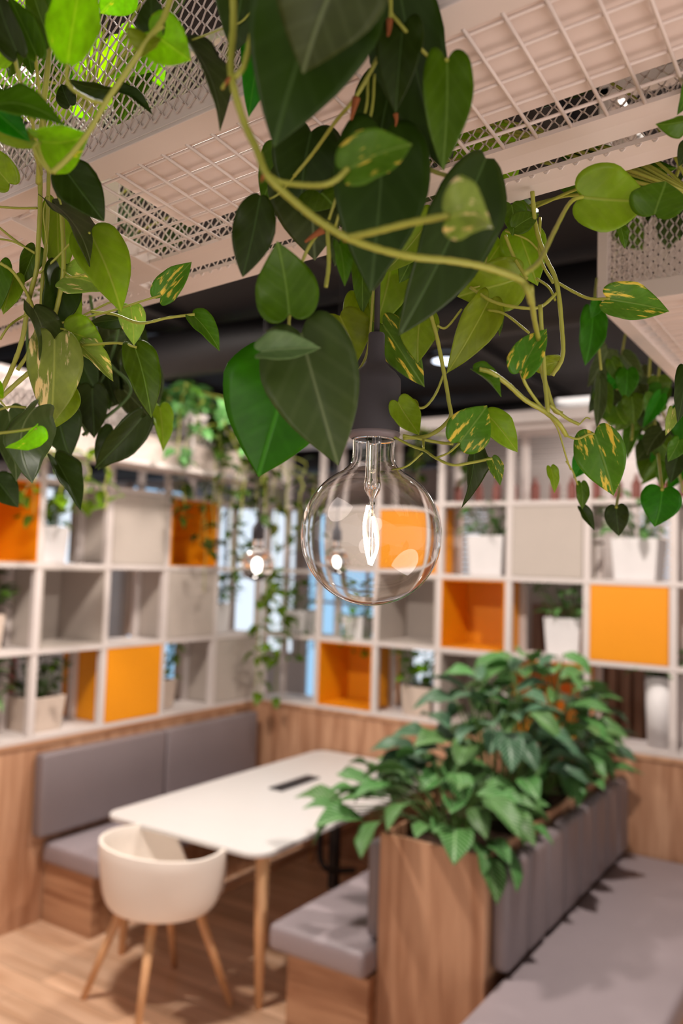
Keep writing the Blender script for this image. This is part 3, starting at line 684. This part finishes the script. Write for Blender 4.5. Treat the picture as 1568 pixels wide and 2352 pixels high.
# ------------------------------------------------------------------ trailing vines
LEAFN = [0]
def vine(label, stems, leaves, origin=None, stemmat='stem', name='trailing_vine', anchor=None, roots=()):
    if origin is None: origin = P(*stems[0][0][0])
    t = empty(name, origin, label, 'plant', 'vines hanging from the troughs')
    st = MB()
    if anchor: stems = list(stems) + [(anchor, 1.3)]
    for pts, r, *k in stems:
        q = catmull([P(*p_) - origin for p_ in pts], 8)
        n = len(q); rr = [r * .001 * (1 - .12 * math.sin(i * .9) ** 8) for i in range(n)]
        st.tube(q, rr, 10)
    if st.v: st.build('stem', M[stemmat], t, smooth=True)
    for (a_, b2, c2, r_) in roots:
        rb = MB(); q = catmull([P(*a_) - origin, P(*b2) - origin, P(*c2) - origin], 5); rb.tube(q, [r_ * .001 * (1 - .7 * i / (len(q) - 1)) for i in range(len(q))], 8)
        rb.build('aerial_root', M['root'], t, smooth=True)
    for (bx, by, tx, ty, wp, d, dt, roll, mk, *rest) in leaves:
        fold, arch = (rest + [.3, .18])[:2] if len(rest) >= 2 else ((rest[0], .18) if rest else (.3, .18))
        LEAFN[0] += 1
        b_ = P(bx, by, d); tp = P(tx, ty, d + dt); y = (tp - b_).normalized()
        back = (Vector((0, 0, H)) - b_).normalized()
        x = y.cross(back).normalized(); z = x.cross(y)
        a = math.radians(roll); xr_ = x * math.cos(a) + z * math.sin(a)
        W = wp / F_PX * d / max(.35, math.cos(a))
        rq = random.Random(LEAFN[0])
        leaf_obj(t, b_, tp, xr_, W, G[mk], LEAFN[0] * 13 + 5, fold, arch, .045 if wp < 150 else .03, twist=(rest[2] if len(rest) > 2 else rq.uniform(-.35, .35)), outline=ovate_outline if len(rest) > 3 else heart_outline)
    return t
# upper left: bright leaves lit from above through the mesh
vine('pothos vine at upper left with the biggest bright lime leaf and a V-bent stem',
 [([(398, -30, .50), (376, 40, .50), (340, 92, .50), (290, 165, .505), (243, 235, .51), (205, 300, .515), (160, 358, .52), (120, 396, .52)], 1.9),
  ([(120, 396, .52), (100, 378, .52), (84, 350, .52), (80, 338, .52), (90, 328, .52)], 1.5),
  ([(238, 238, .51), (205, 228, .508), (165, 203, .506), (153, 178, .505), (155, 150, .505)], 1.3),
  ([(376, 60, .50), (352, 76, .50), (338, 82, .50)], 1.0),
  ([(118, 394, .52), (100, 368, .518), (90, 340, .518), (92, 328, .52)], .8)],
 [(155, 143, 190, -75, 120, .505, .02, 12, 'lit', .12, .1, 0, 1), (90, 328, 202, 326, 104, .52, .0, -48, 'lit', .5, .3),
  (345, 70, 440, 136, 112, .515, .01, 20, 'lit', .3, .2), (338, 82, 318, 124, 74, .50, .0, -35, 'olive', .6, .3), (352, 84, 345, -20, 66, .52, .0, 20, 'dark', .3, .1)])
vine('shrubby pothos at the upper left corner with overlapping dark and lime leaves',
 [([(110, -30, .62), (112, 120, .62), (100, 240, .63), (92, 350, .63), (88, 420, .66)], 2.2), ([(30, 115, .56), (45, 180, .57), (70, 260, .58), (95, 400, .62)], 1.4),
  ([(80, 120, .58), (88, 190, .6), (100, 300, .62)], 1.2), ([(70, 315, .54), (82, 360, .58), (94, 400, .62)], 1.1)],
 [(36, 116, -25, -60, 66, .54, 0, 25, 'dark'), (82, 122, 18, -20, 62, .56, 0, -10, 'mid'), (112, 90, 62, -50, 58, .58, 0, 15, 'mid'), (100, 60, 130, -60, 44, .6, 0, 15, 'mid'),
  (-20, 232, 138, 246, 66, .50, .0, 55, 'mid', .2, .5), (-40, 225, 66, 318, 86, .53, 0, 15, 'vivid'), (72, 320, -40, 300, 40, .54, 0, 30, 'olive'), (10, 100, -40, 20, 60, .55, 0, 0, 'mid'),
  (290, -30, 232, 30, 90, .60, 0, 10, 'lit', .2), (25, 110, 26, 178, 46, .62, 0, 30, 'mid'), (250, 208, 152, 188, 34, .60, 0, 40, 'dark', .4), (270, 205, 352, 248, 26, .60, 0, 50, 'dark', .5, .4),
  (160, 240, 140, 190, 46, .66, 0, 10, 'dark'), (60, 110, 75, 170, 40, .64, 0, 10, 'mid'), (20, 420, -50, 330, 80, .7, 0, 10, 'olive'), (-5, 140, 30, 60, 60, .58, 0, 0, 'lit')])
vine('slender grey-green drooping leaf hanging on a thin stalk in front of the mesh',
 [([(600, -20, .55), (560, 45, .55), (505, 68, .55), (440, 92, .55)], .6)],
 [(437, 88, 538, 276, 60, .55, 0, 66, 'grey', .3, .35)])
vine('heart-leaf vine with one dark green leaf hanging below the left mesh side',
 [([(100, 250, .64), (108, 330, .64), (130, 385, .62), (140, 378, .61)], 1.0)],
 [(138, 372, 238, 502, 104, .60, 0, 12, 'dark', .2, .15, 0, 1)])
# left column of hanging vines
vine('long hanging vine at left with dark vertical stems and olive heart-shaped leaves',
 [([(92, 380, .74), (92, 480, .74), (88, 560, .74), (84, 620, .74), (66, 690, .75), (52, 775, .76), (30, 840, .77), (0, 905, .78)], 2.2),
  ([(112, 380, .75), (110, 470, .75), (106, 560, .75), (98, 640, .75), (92, 720, .76), (70, 800, .77), (40, 850, .77)], 1.8),
  ([(128, 380, .74), (136, 450, .74), (142, 500, .74), (146, 610, .74), (132, 700, .75), (112, 760, .75)], 2.2),
  ([(90, 628, .74), (130, 592, .74), (160, 560, .735), (182, 538, .73), (206, 535, .72)], 1.1),
  ([(-5, 520, .76), (35, 552, .76), (80, 582, .75)], 1.1), ([(-5, 475, .76), (40, 478, .75), (85, 478, .74)], 1.1), ([(-10, 548, .74), (30, 555, .75), (80, 580, .75)], .9),
  ([(0, 604, .72), (30, 625, .73), (60, 670, .74), (76, 705, .75)], 1.5), ([(0, 780, .72), (20, 750, .72), (50, 728, .73), (84, 712, .73)], 1.1),
  ([(145, 620, .74), (165, 635, .73), (200, 628, .73), (230, 615, .73)], .9), ([(110, 450, .73), (100, 490, .73), (108, 560, .74)], .7), ([(0, 915, .74), (50, 870, .74), (85, 842, .74)], 2.2), ([(85, 842, .74), (105, 815, .74)], 2.6),
  ([(120, 390, .71), (128, 430, .71), (140, 470, .71)], 1.0)],
 [(209, 535, 284, 706, 122, .72, 0, 14, 'olive', .2, .3), (132, 470, 140, 655, 78, .77, 0, 10, 'olive'), (82, 572, 50, 655, 50, .76, 0, 10, 'mid'), (140, 618, 112, 775, 88, .75, 0, 30, 'dark', .4),
  (160, 630, 178, 760, 60, .77, 0, -20, 'olive'), (150, 634, 250, 658, 88, .74, 0, 42, 'pale', .3), (128, 462, 232, 602, 60, .71, 0, 66, 'grey', .3, .3), (0, 602, -8, 722, 60, .73, 0, 0, 'mid'),
  (34, 632, 8, 722, 52, .75, 0, 10, 'olive'), (84, 708, 120, 852, 66, .71, 0, 60, 'grey', .3, .3)])
vine('cream-streaked pothos at left reaching out over the dark ceiling',
 [([(95, 750, .76), (170, 735, .75), (255, 714, .74), (318, 694, .74), (370, 678, .74)], 1.0), ([(190, 725, .76), (240, 700, .76), (268, 688, .76)], 1.0), ([(210, 716, .75), (262, 722, .74), (322, 742, .73), (385, 730, .73), (447, 722, .73)], 1.3),
  ([(130, 784, .74), (190, 792, .73), (270, 788, .72), (314, 798, .72)], 1.2), ([(100, 770, .75), (140, 755, .73), (160, 768, .73)], 1.0)],
 [(368, 682, 438, 598, 62, .74, 0, 20, 'var'), (445, 722, 509, 796, 50, .73, 0, 30, 'mid', .4, .4), (312, 798, 352, 955, 80, .72, 0, 16, 'mid', .3, .3), (300, 705, 308, 792, 62, .75, 0, 0, 'pale'),
  (126, 778, 120, 978, 122, .71, 0, 8, 'pale', .25, .25), (142, 890, 120, 986, 92, .75, 0, 0, 'olive'), (150, 758, 238, 792, 92, .74, 0, 10, 'olive', .2), (186, 792, 263, 870, 46, .73, 0, 40, 'pale', .5), (300, 730, 200, 745, 40, .78, 0, 20, 'dark')])
vine('curling narrow leaves with yellow-green tips at the lower left edge',
 [([(-5, 942, .66), (25, 934, .66), (60, 936, .66)], 1.0), ([(-5, 995, .62), (40, 990, .62), (84, 983, .62)], 1.2), ([(0, 920, .62), (18, 940, .62)], .8)],
 [(60, 934, 24, 1098, 100, .66, 0, 62, 'grey', .3, -.5), (86, 982, 18, 1036, 40, .62, 0, 60, 'lit', .6), (-30, 890, 8, 910, 46, .64, 0, 40, 'lit')])
# dark blurred mass behind
rl = random.Random(12)
lv = [(20, 945, 42, 1105, 84, .92, 0, 10, 'grey'), (130, 935, 160, 1052, 100, .95, 0, 0, 'dark'), (128, 1052, 192, 1168, 56, .9, 0, 40, 'dark', .5), (326, 960, 218, 1080, 74, .95, 0, 20, 'dark'), (262, 990, 226, 1082, 70, .97, 0, 10, 'dark'),
      (-10, 1100, 40, 1165, 70, 1.0, 0, 0, 'dark'), (368, 935, 380, 1035, 48, 1.0, 0, 30, 'olive')]
for i in range(26):
    x = rl.uniform(165, 330); y = rl.uniform(745, 900); a = rl.uniform(-.8, .8); l = rl.uniform(80, 130)
    lv.append((x, y, x + l * math.sin(a), y + l * math.cos(a), rl.uniform(55, 85), rl.uniform(.95, 1.15), 0, rl.uniform(-40, 40), rl.choice(['dark', 'dark', 'grey'])))
vine('dark shaded mass of hanging vine leaves behind the left vines',
 [([(200, 560, 1.0), (210, 700, 1.0), (240, 820, 1.0), (300, 900, 1.0), (190, 1000, 1.0)], 2), ([(260, 640, 1.02), (270, 760, 1.02), (230, 880, 1.02), (175, 940, 1.0), (160, 1000, 1.0)], 2), ([(330, 620, 1.05), (320, 800, 1.05), (360, 930, 1.05)], 1.6), ([(60, 700, .98), (70, 860, .98), (120, 1000, .98), (140, 1060, .98)], 1.8)],
 lv, stemmat='stemd')
# top centre: big dark heart leaves close to the lens
vine('big dark heart-leaf philodendron hanging at top centre in front of the trough',
 [([(895, -40, .50), (895, 50, .50), (868, 130, .51), (815, 225, .52), (770, 280, .54), (720, 350, .56), (675, 405, .57)], 1.3), ([(895, 28, .50), (935, 75, .50), (985, 130, .52), (1027, 138, .50)], 1.2),
  ([(845, 180, .54), (838, 260, .54), (790, 400, .55), (755, 505, .56)], 1.0), ([(860, 170, .54), (850, 270, .54), (800, 420, .55), (770, 520, .56)], 1.0), ([(895, 320, .56), (940, 365, .56), (995, 393, .56), (1040, 408, .56), (1072, 420, .56)], 1.5),
  ([(750, 510, .57), (755, 600, .57), (748, 660, .57)], 1.5), ([(752, 512, .57), (735, 530, .57), (705, 575, .57), (682, 640, .575), (664, 730, .575), (668, 790, .58), (680, 800, .58)], 1.2), ([(600, 464, .58), (640, 445, .58), (680, 400, .57)], .7)],
 [(800, -110, 690, 166, 260, .40, .02, -10, 'grey', .25, .1), (770, -90, 632, 332, 300, .465, .0, 8, 'dark', .25, .1), (570, -90, 540, 116, 150, .55, 0, 10, 'dark'), (600, 60, 576, 263, 84, .58, 0, 20, 'vivid'),
  (925, 55, 905, 250, 106, .50, 0, -12, 'dark'), (905, -80, 1012, 386, 175, .55, 0, -16, 'dark', .2, .1, 0, 1), (1027, 138, 1017, 384, 116, .50, 0, 6, 'mid', .3), (900, 180, 860, 420, 150, .58, 0, 0, 'dark'),
  (715, 300, 690, 490, 160, .60, 0, 0, 'dark'), (640, 345, 606, 462, 84, .63, 0, 20, 'mid'), (700, 390, 720, 592, 190, .62, 0, 6, 'grey', .2), (880, 310, 850, 668, 222, .53, 0, 4, 'dark', .25, .1),
  (720, 430, 770, 470, 120, .6, 0, 40, 'mid'), (1118, 362, 926, 772, 176, .56, 0, 24, 'dark', .3, .1, .2, 1), (598, 448, 556, 634, 100, .57, 0, -8, 'dark', .15, .1, 0, 1),
  (665, 722, 640, 560, 148, .55, 0, 6, 'mid', .12, -.2), (690, 765, 776, 1068, 222, .555, 0, -6, 'grey', .3, .15), (672, 830, 588, 1094, 262, .63, 0, -14, 'vivid', .3, .1),
  (600, 806, 736, 793, 64, .52, 0, 30, 'sage', .5, .2), (780, 560, 795, 655, 40, .58, 0, 30, 'mid'), (790, 545, 770, 610, 60, .6, 0, 10, 'grey'), (865, 590, 858, 668, 50, .6, 0, 10, 'grey'),
  (640, 770, 610, 760, 30, .53, 0, 0, 'grey')], stemmat='stem', name='trailing_vine',
 roots=[((895, 45, .50), (892, 75, .50), (884, 100, .50), 2.2), ((818, 225, .52), (812, 250, .52), (806, 275, .52), 2.6), ((742, 528, .56), (722, 540, .56), (700, 556, .56), 2.8), ((908, 262, .53), (910, 275, .53), (908, 290, .53), 1.8)])
vine('long thick yellow-green vine stem arching across the picture with cream-tipped leaves',
 [([(535, -30, .47), (536, 60, .47), (530, 140, .465), (536, 200, .46), (562, 285, .46), (590, 345, .455), (612, 400, .45), (655, 445, .45), (715, 495, .45), (760, 525, .45), (800, 547, .45), (870, 572, .455), (950, 590, .46), (1030, 598, .47), (1100, 610, .48), (1160, 628, .49), (1198, 645, .50), (1212, 668, .50), (1220, 695, .51)], 2.15),
  ([(590, -30, .46), (588, 20, .46), (575, 90, .46), (560, 150, .46), (540, 178, .46)], 1.7), ([(615, 402, .45), (645, 418, .45), (700, 425, .445), (745, 424, .44), (775, 410, .44), (800, 386, .44)], 1.6),
  ([(800, 545, .45), (860, 532, .44), (940, 512, .43), (1030, 495, .42)], 1.9), ([(530, 180, .46), (515, 195, .46), (510, 205, .46)], 1.0)],
 [(798, 385, 950, 318, 112, .44, 0, 26, 'var', .3, .35), (1030, 495, 1138, 492, 132, .42, 0, 30, 'pale', .7, .5)],
 roots=[((530, 180, .46), (518, 192, .46), (511, 206, .46), 1.6), ((606, 402, .45), (602, 410, .45), (600, 418, .45), 1.3), ((800, 547, .45), (794, 548, .45), (790, 556, .45), 1.4)])
vine('lime pothos strands climbing down right of the socket, behind the dark leaves',
 [([(965, 640, .74), (985, 710, .74), (1002, 770, .74), (1018, 850, .74), (1030, 920, .74), (1032, 962, .74), (985, 1000, .74), (925, 1006, .74)], 1.9), ([(1003, 748, .74), (1025, 752, .74), (1060, 710, .74)], 1.1),
  ([(1020, 856, .74), (1000, 905, .74), (975, 935, .74), (950, 935, .73)], 1.2), ([(1118, 590, .76), (1105, 650, .76), (1085, 662, .76)], .9), ([(925, 1000, .73), (1000, 1015, .73), (1040, 1020, .72)], 1.4), ([(860, 620, .76), (845, 800, .77), (812, 868, .77)], 1.2)],
 [(780, 725, 822, 832, 106, .80, 0, 10, 'olive'), (905, 570, 862, 760, 114, .81, 0, 10, 'olive'), (900, 640, 900, 790, 95, .82, 0, -10, 'mid'), (825, 680, 835, 800, 80, .81, 0, 10, 'olive'), (880, 745, 975, 888, 88, .79, 0, 10, 'var'),
  (965, 720, 958, 832, 92, .75, 0, 0, 'olive'), (990, 500, 882, 630, 80, .76, 0, 10, 'olive'), (960, 560, 920, 650, 70, .77, 0, 10, 'mid'), (1125, 690, 1036, 858, 88, .74, 0, 20, 'olive', .3, .3), (1190, 640, 1052, 680, 120, .76, 0, 10, 'olive'),
  (1190, 530, 1232, 655, 104, .77, 0, 0, 'olive'), (1182, 522, 1238, 488, 50, .74, 0, 20, 'mid'), (1175, 470, 1180, 540, 60, .75, 0, 20, 'mid'), (912, 925, 958, 1002, 66, .72, 0, 20, 'olive', .3, -.4), (940, 920, 928, 972, 50, .74, 0, 0, 'olive'),
  (1140, 700, 1150, 770, 24, .76, 0, 30, 'mid'), (1150, 560, 1100, 640, 90, .78, 0, 0, 'olive'), (830, 570, 835, 720, 60, .80, 0, 20, 'mid')])
vine('hanging pothos strand right of the bulb with a leaf blotched bright yellow',
 [([(870, 985, .74), (940, 1022, .73), (975, 1035, .72), (1000, 1052, .70), (1040, 1068, .69), (1085, 1062, .69), (1130, 1053, .69)], 1.2), ([(1000, 1052, .70), (1030, 1040, .69), (1055, 1018, .68)], .9), ([(972, 1030, .72), (972, 1010, .73)], 1.2), ([(1080, 965, .70), (1105, 955, .71), (1122, 955, .71)], 1.2),
  ([(970, 1040, .72), (935, 1070, .72), (900, 1080, .73)], .9)],
 [(1056, 1016, 1121, 930, 104, .68, 0, -8, 'var', .2), (1122, 953, 1192, 1038, 62, .71, 0, 20, 'olive', .3, .3), (1130, 1054, 1151, 1114, 34, .69, 0, 20, 'var'), (1092, 1032, 1072, 1168, 44, .73, 0, 58, 'dark')])
vine('branching pothos vine at right with yellow-edged leaves reaching toward the mesh box',
 [([(1222, 440, .74), (1230, 520, .74), (1252, 590, .73), (1278, 650, .72), (1290, 755, .72), (1291, 820, .72), (1268, 862, .72)], 2.0), ([(1278, 648, .72), (1320, 672, .71), (1355, 686, .70), (1400, 686, .69)], 1.3), ([(1240, 500, .75), (1240, 590, .74), (1270, 650, .73)], 1.4),
  ([(1205, 628, .50), (1238, 600, .53), (1268, 540, .57), (1300, 478, .62), (1318, 458, .64), (1338, 452, .65)], 1.6), ([(1218, 660, .53), (1226, 730, .6), (1238, 790, .66), (1242, 840, .68), (1258, 900, .68), (1272, 940, .68), (1290, 950, .68)], 2.0),
  ([(1080, 660, .74), (1130, 692, .73), (1190, 706, .72), (1240, 705, .72), (1280, 672, .72)], 1.5), ([(1120, 712, .74), (1160, 722, .73), (1215, 765, .72)], 1.2), ([(1160, 540, .75), (1180, 590, .75), (1210, 640, .74)], 1.6), ([(1232, 640, .74), (1260, 660, .73), (1275, 690, .72)], 1.2), ([(1160, 530, .76), (1210, 550, .76), (1240, 580, .76)], 1.0)],
 [(1337, 452, 1500, 458, 148, .65, 0, 10, 'olive', .3), (1502, 490, 1532, 410, 126, .62, 0, 10, 'mid', .3, .2), (1398, 686, 1542, 710, 84, .69, 0, 16, 'var', .3), (1195, 852, 1253, 750, 76, .65, 0, 20, 'var', .4), (1280, 832, 1212, 845, 44, .74, 0, 30, 'olive'),
  (1425, 520, 1437, 570, 24, .68, 0, 30, 'mid'), (1585, 275, 1508, 292, 44, .60, 0, 50, 'mid', .5), (1590, 180, 1560, 262, 40, .6, 0, 30, 'mid'), (1580, 330, 1560, 380, 40, .64, 0, 10, 'dark')])
vine('hanging pothos vine at right ending in a single large yellow-flecked heart leaf',
 [([(1100, 848, .64), (1128, 856, .64), (1165, 882, .65), (1205, 918, .66), (1248, 944, .67), (1280, 970, .67), (1300, 1000, .68)], 2.0), ([(1195, 852, .65), (1208, 885, .66), (1235, 925, .67), (1255, 948, .67)], 1.4), ([(1298, 1000, .68), (1325, 1008, .68), (1350, 998, .68), (1364, 996, .68)], 1.0),
  ([(1262, 930, .67), (1300, 960, .68), (1330, 975, .68)], 1.4), ([(1256, 950, .68), (1280, 985, .7), (1300, 1050, .72), (1310, 1078, .74)], .8), ([(1330, 975, .68), (1345, 960, .68), (1355, 962, .68)], .6), ([(1240, 700, .66), (1250, 860, .67), (1258, 948, .67)], 1.8)],
 [(1364, 996, 1408, 1140, 112, .68, 0, -8, 'var', .3), (1090, 850, 1156, 906, 30, .64, 0, 58, 'mid', .7)])
# plants hanging from the right-hand trough
rl = random.Random(5)
lv = [(1362, 715, 1346, 838, 64, 1.02, 0, 20, 'vivid'), (1372, 690, 1358, 730, 30, 1.0, 0, 20, 'vivid'), (1378, 870, 1372, 985, 30, 1.05, 0, 20, 'grey'), (1440, 850, 1435, 920, 52, 1.1, 0, 0, 'vivid'), (1450, 910, 1455, 975, 50, 1.1, 0, 0, 'mid'),
      (1520, 1125, 1503, 1210, 90, .95, 0, 0, 'vivid'), (1415, 1165, 1422, 1232, 54, .95, 0, 0, 'dark'), (1350, 1040, 1318, 1098, 50, .95, 0, 0, 'vivid'), (1265, 1074, 1276, 1132, 26, .85, 0, 30, 'olive'), (1335, 1110, 1338, 1170, 30, .92, 0, 20, 'mid'), (1335, 1165, 1368, 1218, 24, .95, 0, 30, 'dark'),
      (1545, 940, 1530, 1000, 26, .85, 0, 20, 'pale'), (1560, 1010, 1535, 1060, 40, .9, 0, 20, 'mid'), (1575, 850, 1560, 970, 50, .8, 0, 20, 'dark'), (1560, 1030, 1540, 1110, 50, 1.0, 0, 0, 'dark')]
for i in range(60):
    q = rl.random(); x = 1385 + q * 190 + rl.uniform(-15, 15); y = rl.uniform(780 + q * 130, 1130 - (1 - q) * 230); a = rl.uniform(-.8, .8); l = rl.uniform(45, 95)
    lv.append((x, y, x + l * math.sin(a), y + l * math.cos(a), rl.uniform(34, 60), rl.uniform(1.1, 1.5), 0, rl.uniform(-40, 40), rl.choice(['dark', 'mid', 'mid', 'vivid', 'grey'])))
vine('dense curtain of green vines hanging under the right-hand trough',
 [([(1420, 560, 1.35), (1390, 700, 1.3), (1385, 800, 1.25), (1400, 860, 1.2), (1395, 960, 1.2), (1420, 1100, 1.15), (1415, 1165, .95)], 1.8), ([(1460, 640, 1.4), (1430, 800, 1.35), (1420, 880, 1.3), (1400, 950, 1.3)], 1.6), ([(1510, 660, 1.45), (1490, 860, 1.4), (1500, 950, 1.35), (1520, 1125, .95)], 2), ([(1550, 680, 1.5), (1510, 880, 1.45), (1540, 1000, 1.4), (1568, 1130, 1.3)], 2), ([(1470, 840, 1.4), (1455, 950, 1.35), (1450, 1010, 1.3)], 2), ([(1300, 1060, .85), (1318, 1090, .9), (1340, 1160, .95)], .8), ([(1370, 640, 1.1), (1366, 700, 1.05), (1380, 850, 1.05)], 1.6)],
 lv)
lv = []
for i in range(24):
    x = rl.uniform(1330, 1590); y = rl.uniform(395, 540) if x > 1400 else rl.uniform(380, 420); a = rl.uniform(-.9, .9); l = rl.uniform(60, 110)
    lv.append((x, y, x + l * math.sin(a), y + l * math.cos(a) * .8, rl.uniform(40, 70), rl.uniform(1.15, 1.5), 0, rl.uniform(-40, 40), rl.choice(['dark', 'mid', 'grey'])))
vine('blurred vine growing out of the top of the right-hand trough', [([(1400, 520, 1.3), (1450, 430, 1.3), (1560, 380, 1.3)], 2), ([(1540, 440, .9), (1568, 360, .9)], 2)], lv)
# foliage growing inside the near trough, seen through the mesh
rl = random.Random(8)
def trough_plant(label, u0, u1, v0, v1, w0, w1, n, mats, seed, size=(.05, .09)):
    rl = random.Random(seed)
    o = mt @ Vector(((u0 + u1) / 2, (v0 + v1) / 2, w0)); t = empty('trough_plant', o, label, 'plant', 'plants growing in the near trough'); st = MB()
    for i in range(n):
        p_ = mt @ Vector((rl.uniform(u0, u1), rl.uniform(v0, v1), rl.uniform(w0 + .03, w1))); d = Vector((rl.uniform(-1, 1), rl.uniform(-.8, .4), rl.uniform(-.9, .6))).normalized()
        s = d.cross(Vector((rl.uniform(-1, 1), rl.uniform(-1, 1), rl.uniform(-.4, 1)))).normalized(); L_ = rl.uniform(*size)
        leaf_obj(t, p_, p_ + d * L_, s, L_ * .72, G[rl.choice(mats)], seed * 100 + i, NS=12, NR=3)
        st.tube(catmull([Vector((0, 0, 0)), (p_ - o) * .5 + Vector((0, 0, .02)), p_ - o], 4), .0015, 6)
    st.build('stems', M['stem'], t, smooth=True)
trough_plant('lime pothos growing inside the near trough behind the upper left mesh', -1.2, -.62, .0, .10, .08, .30, 46, ['lit', 'mid', 'vivid', 'lit'], 21)
trough_plant('bright leafy plant inside the near trough at top centre', -.62, -.30, .0, .10, .14, .30, 22, ['lit', 'mid', 'olive'], 28)
trough_plant('green plant behind the far mesh side of the near trough, right part', -.25, .45, .19, .26, -.03, .20, 40, ['mid', 'olive', 'mid', 'dark'], 23, (.06, .1))
trough_plant('green plant behind the far mesh side of the near trough, left part', -1.3, -.5, .19, .26, .04, .20, 22, ['mid', 'dark', 'mid'], 24, (.05, .09))
# ivy-like plants hanging from the far trough in front of the shelving
def far_vine(label, x, y, z0, strands, n, drop, seed, sp=.18, mats=('mid', 'dark', 'bush'), top=None):
    rl = random.Random(seed); t = empty('trailing_vine', (x, y, z0), label, 'plant', 'vines hanging from the troughs'); st = MB(); V = []; F = []; UV = []
    if top: tv = Vector(top) - Vector((x, y, z0)); st.tube(catmull([tv, tv * .5 + Vector((.02, 0, .03)), Vector((0, 0, 0))], 6), .003, 6)
    for s in range(strands):
        a = rl.random() * 6.28; q = Vector((0, 0, 0)); pts = [q.copy()]; dx = Vector((math.cos(a), math.sin(a), 0)) * sp * rl.random()
        L_ = drop * rl.uniform(.4, 1)
        for k in range(7): pts.append(Vector((dx.x * min(1, k / 2), dx.y * min(1, k / 2), .05 - L_ * k / 6)) + Vector((rl.uniform(-.02, .02), rl.uniform(-.02, .02), 0)))
        cp = catmull(pts, 4); st.tube(cp, .0025, 5)
        for k in range(n):
            p_ = cp[rl.randrange(len(cp))]; d = Vector((rl.uniform(-1, 1), rl.uniform(-1, 1), rl.uniform(-1, .3))).normalized(); x_ = d.cross(Vector((rl.uniform(-.5, .5), rl.uniform(-.5, .5), 1))).normalized(); z_ = x_.cross(d)
            l = rl.uniform(.06, .11); v, f, uv = leaf_arrays(l, l * .8, .3, .3, .03, seed * 31 + s * 40 + k, NS=8, NR=2); o = len(V); p0 = p_ + d * .03
            V += [tuple(p0 + x_ * q_[0] + d * q_[1] + z_ * q_[2]) for q_ in v]; F += [tuple(k_ + o for k_ in q_) for q_ in f]; UV += uv
    st.build('stems', M['stem'], t, smooth=True)
    me = mesh_from('foliage', V, F, UV, [G[mats[seed % len(mats)]]]); o = bpy.data.objects.new('foliage', me); C.objects.link(o); o.parent = t
def fv(label, px, py, d, *a, **k): q = P(px, py, d); far_vine(label, q.x, q.y, q.z, *a, **k)
fv('ivy-like vine spilling over the far trough above the open orange box', 430, 905, 5.36, 14, 13, .52, 30, mats=('bush',), sp=.42)
fv('leafy vine hanging from the far trough left of the corner', 505, 975, 5.62, 13, 13, 1.2, 31, mats=('dark',), sp=.30, top=(-3.77, 4.0, 2.9))
fv('leafy vine hanging in front of the corner windows above the small glowing bulb', 600, 1040, 5.95, 10, 12, .75, 32, mats=('dark',), sp=.40, top=(-3.78, 4.6, 2.9))
fv('thin vine trailing down to the wooden ledge in the corner', 630, 1330, 6.1, 5, 13, .95, 33, mats=('mid',), sp=.18, top=(-3.78, 4.92, 2.68))
fv('vine lying over the far trough between the dark leaves and the ceiling', 350, 915, 5.1, 7, 9, .3, 34, mats=('dark',), sp=.35, top=(-3.79, 3.6, 2.98))
fv('small lime vine hanging in front of the left shelving boxes', 150, 1040, 4.45, 5, 7, .45, 35, mats=('mid',), sp=.25, top=(-3.78, 2.95, 2.7))
fv('dark vine hanging right of the bulb in front of the top shelf row', 960, 1000, 5.75, 6, 10, .35, 36, mats=('dark',), sp=.4, top=(-2.68, 5.14, 3.07))
